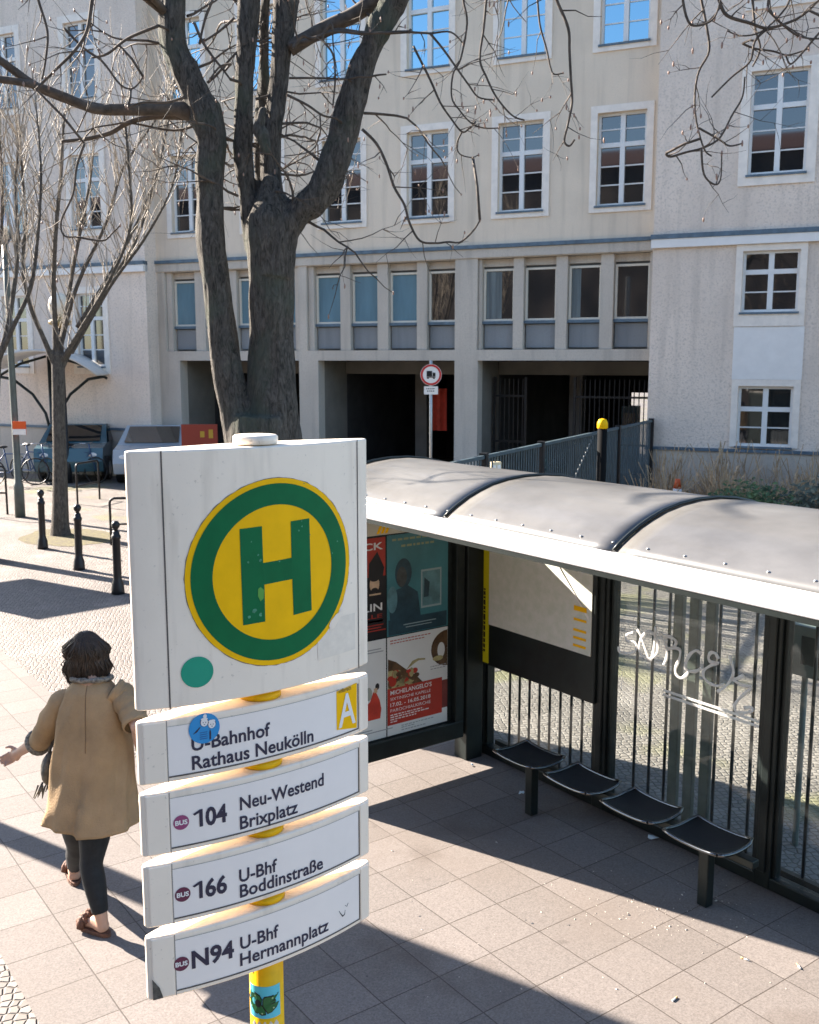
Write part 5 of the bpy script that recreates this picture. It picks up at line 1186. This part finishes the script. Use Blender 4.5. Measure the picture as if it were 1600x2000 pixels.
MB().lathe((ctr.x, ctr.y, 0), [(.09, 0), (.07, .2), (.07, hz)], 14).build('column', M['galv'], cs_)

# ------------------------------------------------------------------ litter and crumbs
q = MB(); rc = random.Random(9)
for _ in range(190):
    t_ = rc.random(); base = onZ(rc.gauss(1270, 110) if t_ < .6 else rc.uniform(760, 1560), rc.gauss(1775, 35) if t_ < .6 else rc.uniform(1640, 1960)); s_ = rc.uniform(.002, .008) * (1.4 if rc.random() < .1 else .8); a = rc.random() * 6
    u = V((math.cos(a), math.sin(a), 0)); v2 = V((-u.y, u.x, 0)); b0 = V((base.x, base.y, .0045))
    q.add([b0 - u * s_, b0 + v2 * s_ * .6, b0 + u * s_, b0 - v2 * s_ * .5, b0 + UPV * s_ * .6], [(0, 1, 4), (1, 2, 4), (2, 3, 4), (3, 0, 4)])
q.build('crumbs', mat('bread_crumb', (.55, .48, .40), .8), fix=False, label='pale crumbs and droppings scattered on the paving in front of the seats', cat='crumbs', kind='stuff')
butts = ((1455, 1876, 'cigarette end lying on the paving nearest the right edge, left one of a pair'), (1560, 1890, 'cigarette end lying on the paving closest to the right edge'), (1318, 1954, 'cigarette end lying near the bottom edge of the paving'))
for px, py, lab in butts:
    b0 = onZ(px, py); a = rc.random() * 3; u = V((math.cos(a), math.sin(a), 0)) * .022; q = MB(); q.tube([V((b0.x, b0.y, .0085)) - u, V((b0.x, b0.y, .0085)) + u * .2], .0042, 8); q.tube([V((b0.x, b0.y, .0085)) + u * .2, V((b0.x, b0.y, .0085)) + u], .0043, 8, 1)
    q.build('cigarette_end', [M['white_paint'], mat('filter', (.55, .33, .14), .8) if 'filter' not in bpy.data.materials else bpy.data.materials['filter']], label=lab, cat='cigarette end', group='cigarette ends on the paving')
for (px, py, s_, lab) in ((1275, 1640, .035, 'crumpled pale blue paper scrap under the third seat'), (1018, 1552, .02, 'white paper scrap left of the first seat leg'), (922, 1497, .014, 'tiny blue paper scrap near the poster case')):
    b0 = onZ(px, py); q = MB(); n = 9
    q.add([V((b0.x, b0.y, .02))] + [V((b0.x + s_ * math.cos(2 * math.pi * k / n) * rc.uniform(.6, 1.3), b0.y + s_ * math.sin(2 * math.pi * k / n) * rc.uniform(.6, 1.3), .006 + rc.random() * .018)) for k in range(n)], [(0, 1 + k, 1 + (k + 1) % n) for k in range(n)]); q.build('paper_scrap', mat('paper_' + str(px), (.55, .66, .72), .8), fix=False, label=lab, cat='litter', group='paper scraps on the paving')

# ------------------------------------------------------------------ trees
TD = 9.1
def chain(b, lst, d, seg=14, off=0.0, dd=None):
    pts = []; rad = []
    for i, it in enumerate(lst):
        x, y, w_ = it; dep = d + (dd * i if dd else 0); pts.append(at(x, y, dep)); rad.append(w_ / 2 / FPX * dep)
    # refine
    P2 = []; R2 = []
    for i in range(len(pts) - 1):
        a = pts[max(i - 1, 0)]; b2, c2 = pts[i], pts[i + 1]; e2 = pts[min(i + 2, len(pts) - 1)]
        for k in range(5):
            t = k / 5; P2.append(.5 * ((2 * b2) + (c2 - a) * t + (2 * a - 5 * b2 + 4 * c2 - e2) * t * t + (3 * b2 - a - 3 * c2 + e2) * t ** 3)); R2.append(rad[i] * (1 - t) + rad[i + 1] * t)
    P2.append(pts[-1]); R2.append(rad[-1])
    b.tube(P2, R2, seg); return P2, R2
bt = empty('bare_tree', (4.65, 8.75, 0), label='large bare tree with thick dark forked trunk behind the bus stop sign', cat='tree')
q = MB(); LIMB = {}; _ch = chain
def chain(b, lst, d, seg=14, off=0.0, dd=None): return _ch(b, [(x, y, w_ * .92 - 3) for x, y, w_ in lst], d, seg, off, dd)
chain(q, [(515, 1312, 250), (515, 1285, 205), (515, 1230, 180), (514, 1100, 168), (514, 980, 162), (513, 880, 158), (513, 810, 146)], TD, 20)
LIMB['a'] = chain(q, [(495, 930, 110), (470, 830, 80), (450, 750, 66), (433, 640, 60), (422, 550, 64), (412, 450, 63), (413, 390, 61), (412, 330, 63), (416, 280, 62), (402, 225, 72), (388, 195, 66), (369, 150, 62), (345, 100, 57), (338, 50, 60), (338, 0, 62), (332, -80, 58), (310, -190, 48), (285, -330, 36), (270, -480, 22)], TD - .03)
chain(q, [(540, 930, 130), (535, 840, 118), (531, 735, 100), (530, 650, 92), (530, 555, 94), (531, 470, 112), (534, 430, 108), (533, 400, 84), (530, 372, 56), (528, 345, 30)], TD, 18)
LIMB['b'] = chain(q, [(515, 520, 60), (500, 470, 50), (488, 400, 40), (474, 300, 45), (476, 250, 47), (479, 150, 40), (484, 60, 44), (486, 0, 46), (486, -110, 42), (470, -260, 34), (450, -420, 22)], TD + .05)
LIMB['c'] = chain(q, [(540, 500, 60), (532, 400, 52), (528, 300, 54), (529, 250, 55), (540, 200, 44), (550, 100, 46), (559, 0, 52), (568, -120, 46), (590, -280, 36), (620, -430, 22)], TD + .12)
LIMB['c2'] = chain(q, [(520, 420, 40), (512, 300, 34), (514, 200, 30), (517, 100, 26), (520, 0, 24), (530, -150, 20)], TD + .35)
LIMB['d'] = chain(q, [(535, 540, 84), (548, 458, 82), (578, 420, 66), (620, 385, 68), (652, 325, 64), (673, 250, 60), (687, 200, 57), (707, 130, 54), (740, 55, 52), (772, 0, 50), (830, -100, 44), (900, -210, 36), (980, -300, 28), (1080, -370, 20), (1180, -420, 10), (1290, -440, 4)], TD - .05)
chain(q, [(516, 210, 16), (505, 250, 26), (512, 265, 30), (522, 300, 16)], TD - .2, 8)
# root flare
for k in range(7):
    a = 2 * math.pi * k / 7 + .3; c = V((4.65, 8.75, 0)); d = V((math.cos(a), math.sin(a), 0)); q.tube([c + d * .22 + UPV * .55, c + d * .42 + UPV * .16, c + d * .75 - UPV * .04], [.16, .14, .06], 8)
chain = _ch
trunk = q.build('trunk', M['bark'], bt)
remesh(trunk, .017, 2)
NRM = [v_.normal.copy() for v_ in trunk.data.vertices]; CO = [v_.co.copy() for v_ in trunk.data.vertices]; NC = []
for p_, n_ in zip(CO, NRM):
    d = .022 * noise.noise(V((p_.x * 9, p_.y * 9, p_.z * 1.3))) + .012 * noise.noise(V((p_.x * 24, p_.y * 24, p_.z * 3.5))) + .02 * noise.noise(p_ * 2.2)
    NC += list(p_ + n_ * d)
trunk.data.vertices.foreach_set('co', NC); trunk.data.update()
q = MB()
chain(q, [(980, -260, 5), (890, -140, 14), (810, -55, 24), (740, -5, 30), (690, 30, 28), (640, 52, 26), (600, 75, 26), (565, 95, 30)], TD + .1, 10)
chain(q, [(372, 218, 40), (340, 212, 26), (300, 213, 24), (245, 214, 22), (190, 212, 21), (130, 193, 18), (70, 168, 17), (30, 140, 16), (0, 118, 15), (-60, 80, 13), (-140, 55, 9), (-230, 0, 4)], TD, 10, dd=-.05)
chain(q, [(215, 213, 18), (180, 212, 18), (125, 188, 16), (65, 166, 14), (0, 155, 14), (-60, 150, 10), (-140, 120, 4)], TD - .2, 8, dd=-.05)
chain(q, [(372, 228, 16), (300, 228, 11), (250, 240, 10), (215, 260, 9), (165, 272, 8), (120, 276, 6)], TD + .05, 8)
chain(q, [(565, 90, 12), (620, 75, 11), (660, 60, 10), (715, 65, 8), (800, 62, 6)], TD - .1, 8)
tw = []
TR = [  # hand-traced twigs: (scale, ox, oy, depth, width, pts)
 (.5, 800, 0, 8.6, 5, [(215, -60), (210, 0), (225, 90), (200, 230), (170, 290), (165, 380), (195, 430), (240, 480), (290, 500), (350, 500)]),
 (.5, 800, 0, 8.4, 6, [(310, -60), (300, 0), (290, 110), (275, 230), (300, 300), (340, 380), (400, 450), (450, 470)]),
 (.5, 800, 0, 8.9, 5, [(495, -60), (500, 0), (510, 100), (535, 190), (550, 260), (565, 290), (600, 285)]),
 (.5, 800, 0, 8.2, 7, [(560, -60), (575, 0), (620, 110), (625, 200), (630, 300), (635, 400), (620, 480), (605, 550), (625, 570), (645, 545)]),
 (.5, 800, 0, 8.8, 5, [(0, 125), (80, 130), (160, 125), (210, 170)]),
 (.5, 800, 0, 8.8, 6, [(80, 130), (130, 190), (180, 260), (230, 330), (270, 380), (330, 390)]),
 (.5, 800, 0, 8.7, 6, [(15, 180), (80, 310), (120, 400), (160, 460), (205, 515), (235, 500), (255, 480)]),
 (.5, 800, 0, 8.7, 4, [(205, 515), (185, 560), (195, 600), (240, 615), (270, 605)]),
 (.5, 0, 0, 8.5, 7, [(1415, 505), (1470, 560), (1510, 640), (1540, 730), (1580, 800), (1600, 870), (1640, 940), (1700, 950), (1750, 945), (1800, 945), (1850, 900), (1875, 860)]),
 (.5, 800, 0, 7.4, 6, [(1130, -60), (1140, 0), (1160, 100), (1170, 200), (1130, 280), (1115, 370), (1120, 470), (1150, 580), (1180, 610)]),
 (.5, 800, 0, 7.4, 5, [(1130, 500), (1210, 545), (1250, 570), (1300, 560)]),
 (.5, 800, 0, 7.5, 6, [(1000, 600), (1020, 612), (1080, 595), (1140, 580), (1200, 550), (1230, 510), (1260, 450), (1300, 380), (1310, 300)]),
 (.5, 800, 0, 7.2, 8, [(1200, -40), (1210, 0), (1240, 60), (1330, 90), (1400, 110), (1500, 80), (1560, 40), (1600, 0), (1700, -80)]),
 (.5, 800, 0, 7.2, 6, [(1400, 110), (1350, 160), (1330, 240), (1260, 300), (1180, 380)]),
 (.5, 800, 0, 7.3, 5, [(1300, 170), (1350, 190), (1420, 200), (1480, 215), (1560, 190)]),
 (.5, 800, 0, 7.1, 6, [(1640, 100), (1600, 130), (1540, 200), (1490, 250), (1470, 215)]),
 (.5, 800, 0, 7.4, 5, [(1140, 580), (1150, 680), (1190, 720), (1215, 700), (1220, 600)]),
 (.5, 800, 0, 7.3, 6, [(1330, -60), (1340, 0), (1350, 110), (1370, 190), (1340, 260)]),
 (.5, 800, 0, 7.0, 6, [(1060, -50), (1080, 60), (1110, 100), (1180, 80), (1210, 20), (1220, -50)]),
 (.5, 800, 0, 7.1, 6, [(1420, -60), (1400, 20), (1420, 60), (1500, 130), (1560, 150), (1620, 150)]),
 (.5, 800, 0, 7.2, 5, [(1500, -60), (1470, 30), (1380, 120), (1300, 140), (1240, 120)]),
 (.5, 0, 0, 8.8, 6, [(1120, 370), (1200, 410), (1260, 450), (1310, 460)]), (.5, 0, 0, 8.8, 4, [(1250, 450), (1250, 520), (1215, 590), (1110, 610)]),
 (.5, 0, 0, 8.9, 5, [(1130, 305), (1250, 305), (1360, 310)]), (.5, 0, 0, 8.9, 5, [(1440, 300), (1480, 293), (1510, 290)]),
 (.5, 0, 0, 8.9, 8, [(1145, 190), (1180, 140), (1220, 150), (1300, 125), (1430, 130), (1600, 125)]),
 (.5, 0, 0, 8.9, 6, [(1290, 90), (1260, 150), (1300, 210), (1310, 300), (1300, 420)]),
 (.5, 0, 0, 8.3, 9, [(370, -60), (360, 0), (340, 120), (290, 200), (220, 270), (140, 350)]),
 (.5, 0, 0, 8.3, 7, [(140, -60), (150, 0), (185, 120), (180, 220), (165, 310)]),
 (.5, 0, 0, 8.4, 6, [(330, 560), (300, 650), (285, 760), (240, 860), (250, 920), (300, 925)]), (.5, 0, 0, 8.4, 5, [(300, 925), (400, 940), (440, 910), (470, 880)]),
 (.5, 0, 0, 8.8, 7, [(620, 100), (500, 150), (420, 210), (360, 225)]), (.5, 0, 0, 8.8, 6, [(250, 110), (330, 190), (400, 240), (470, 330), (520, 345), (560, 300)]),
 (.5, 0, 0, 8.7, 6, [(720, 380), (650, 400), (560, 400), (500, 420)]), (.5, 0, 0, 8.9, 7, [(760, 90), (790, 160), (830, 220), (870, 270), (900, 310)]), (.5, 0, 0, 9.0, 7, [(830, 0), (800, 80), (780, 170)]),
 (.5, 0, 0, 8.9, 6, [(915, 70), (860, 120), (800, 160)]), (.5, 0, 0, 8.9, 5, [(905, 250), (860, 260), (820, 310)]),
]
tips = []
rt_ = random.Random(21)
def sub(b, p, d, L, r, depth, droop=.35, buds=None):
    """recursive twig"""
    n = max(3, int(L / .09)); pts = [p]; d = d.normalized()
    for i in range(n):
        d = (d + V((rt_.gauss(0, .16), rt_.gauss(0, .16), rt_.gauss(0, .14))) + UPV * droop * (-.08 if i < n * .6 else .16)).normalized(); pts.append(pts[-1] + d * L / n)
    b.tube(pts, [r * (1 - .75 * i / n) for i in range(n + 1)], 5 if r > .008 else 4, 0, False)
    tips.append(pts[-1])
    if depth > 0:
        for _ in range(rt_.choice((2, 3, 3))):
            i = rt_.randint(1, n - 1); dd = (pts[i + 1] - pts[i]).normalized(); side = dd.orthogonal(); side.rotate(Matrix.Rotation(rt_.random() * 6.28, 3, dd)); sub(b, pts[i], dd * .7 + side * .8, L * rt_.uniform(.45, .7), r * .55, depth - 1, droop)
CAND = [p_ for k_ in LIMB for p_ in LIMB[k_][0]]; TWP = []
for sc, ox, oy, d, w_, pts in TR:
    P2, R2 = chain(q, [(ox + x * sc, oy + y * sc, w_ * .88 * (1 - .5 * i / len(pts))) for i, (x, y) in enumerate(pts)], d, 6)
    above = oy + pts[0][1] * sc < 0
    best = min(((e_ - c_).length, e_, c_) for e_ in ((P2[0],) if above else (P2[0], P2[-1])) for c_ in (CAND if above else CAND + TWP)) if False else None
    for e_ in ((P2[0],) if above else (P2[0], P2[-1])):
        for c_ in (CAND if above else CAND + TWP):
            l_ = (e_ - c_).length
            if above and c_.z < e_.z - .4: continue
            if best is None or l_ < best[0]: best = (l_, e_, c_)
    if best and best[0] > .02:
        l_, e_, c_ = best; r0_ = max(R2) if not above else max(R2) * 1.2
        if above: md_ = (e_ + c_) / 2 + UPV * rt_.uniform(.12, .28) * l_ + FH * rt_.uniform(-.15, .15) * l_; q.tube([c_, c_ * .65 + e_ * .35 + UPV * .17 * l_, md_, c_ * .3 + e_ * .7 + UPV * .17 * l_, e_], [r0_ * 1.8, r0_ * 1.6, r0_ * 1.4, r0_ * 1.2, r0_], 6)
        else: q.tube([c_, (c_ + e_) / 2 + V((.01, 0, .015)), e_], r0_ * .9, 6)
    TWP += P2
    for i in range(3, len(P2) - 2, 4):
        if rt_.random() < .75:
            dd = (P2[i + 1] - P2[i]).normalized(); side = dd.orthogonal(); side.rotate(Matrix.Rotation(rt_.random() * 6.28, 3, dd)); sub(q, P2[i], dd * .6 + side, rt_.uniform(.15, .5), R2[i] * .55, rt_.choice((0, 1, 1)))
    tips.append(P2[-1])
# branches carrying them above the frame and general crown
for key in 'abcd':
    Pl, Rl = LIMB[key]
    for i in range(8, len(Pl), 3):
        for _ in range(2):
            if Pl[i].z < 4.3 or (key == 'd' and rt_.random() < .75) or rt_.random() < .3: continue
            dd = (Pl[min(i + 1, len(Pl) - 1)] - Pl[i - 1]).normalized(); side = dd.orthogonal(); side.rotate(Matrix.Rotation(rt_.random() * 6.28, 3, dd))
            if side.dot(FH) < -.55: continue
            sub(q, Pl[i] + side * Rl[i] * .8, dd * .5 + side, rt_.uniform(.5, 1.4), .013, 2)
q.build('branches', M['twig'], bt, fix=False)
q = MB()
for t_ in tips:
    if rt_.random() < .4: q.ell(t_, .008, .008, .017 * rt_.uniform(.6, 1.5), 6, 4)
q.build('buds', M['bud'], bt, fix=False, kind='stuff')

def pollard(base, d, trunk_pts, arms, nshoot, lab, seed):
    global rt_
    rt_ = random.Random(seed); r = empty('pollard_tree', (base.x, base.y, 0), label=lab, cat='tree', group='pollarded street trees')
    q = MB(); chain(q, [(x, y, w_ * .74) for x, y, w_ in trunk_pts], d, 12)
    AL = []
    for k, (a, dd) in enumerate(arms): AL.append(chain(q, [(x, y, w_ * .72) for x, y, w_ in a], d, 8, dd=dd))
    tr = q.build('trunk', M['bark2'], r); remesh(tr, .02, 1)
    q = MB()
    for Pl, Rl in AL:
        n = len(Pl)
        for j in range(nshoot):
            i = int(n * (rt_.random() ** .6) * .999); i = max(2, min(n - 1, i)); p_ = Pl[i]; up_ = UPV * 1.0 + V((rt_.gauss(0, .45), rt_.gauss(0, .45), 0)); L = rt_.uniform(.5, 1.5); m_ = 5; pts = [p_]; dv = up_.normalized()
            for k in range(m_): dv = (dv + V((rt_.gauss(0, .12), rt_.gauss(0, .12), .10))).normalized(); pts.append(pts[-1] + dv * L / m_)
            q.tube(pts, [.0105, .0095, .008, .0065, .005, .003], 4, 0, False)
            if rt_.random() < .7:
                k = rt_.randint(1, 3); dv2 = (dv + V((rt_.gauss(0, .5), rt_.gauss(0, .5), .2))).normalized(); q.tube([pts[k], pts[k] + dv2 * L * .3, pts[k] + dv2 * L * .5 + UPV * .1], [.007, .006, .003], 4, 0, False)
    q.build('shoots', M['shoot'], r, fix=False); return r
b1 = onZ(120, 1045)
dT = b1.dot(FH)
pollard(b1, dT, [(119, 1050, 62), (118, 1025, 48), (118, 980, 42), (117, 900, 37), (115, 820, 34), (114, 740, 34), (112, 690, 34)],
    [([(118, 720, 22), (150, 660, 15), (190, 600, 14), (230, 530, 12), (262, 476, 11), (290, 400, 9), (310, 320, 7)], .12), ([(112, 720, 20), (107, 620, 15), (105, 540, 14), (110, 440, 12), (120, 330, 10), (125, 220, 7)], -.1), ([(114, 700, 18), (128, 620, 13), (140, 540, 12), (155, 460, 11), (175, 360, 9), (185, 250, 7)], .2), ([(110, 720, 18), (85, 660, 14), (60, 600, 12), (45, 520, 11), (50, 420, 9), (40, 300, 7)], -.15), ([(118, 710, 16), (160, 640, 12), (215, 545, 10), (255, 440, 9), (250, 300, 8), (240, 200, 6)], -.25), ([(140, 690, 12), (215, 560, 10), (280, 470, 9), (330, 380, 7), (350, 300, 6), (360, 200, 4)], -.2), ([(150, 640, 12), (235, 500, 10), (300, 360, 8), (330, 230, 6), (345, 120, 4)], .25), ([(116, 690, 14), (150, 560, 11), (210, 430, 10), (240, 330, 8), (300, 240, 7), (340, 180, 5)], .3)],
    36, 'pollarded street tree with upright pale shoots behind the bollards', 31)
b2 = at(-20, 900, 15.5); b2.z = 0
pollard(b2, 15.5, [(-25, 1120, 60), (-22, 1000, 44), (-18, 850, 38), (-10, 700, 34)],
    [([(-12, 730, 22), (10, 660, 15), (25, 580, 14), (35, 480, 12), (30, 360, 9), (40, 260, 7)], .1), ([(-12, 720, 20), (25, 640, 14), (60, 560, 12), (75, 450, 10), (80, 330, 8), (70, 200, 6)], -.1), ([(-12, 700, 18), (-20, 600, 13), (0, 480, 11), (5, 360, 9), (-5, 230, 7)], .2)],
    34, 'pollarded street tree at the left picture edge with mostly hidden trunk', 47)
print('objects', len(bpy.data.objects))
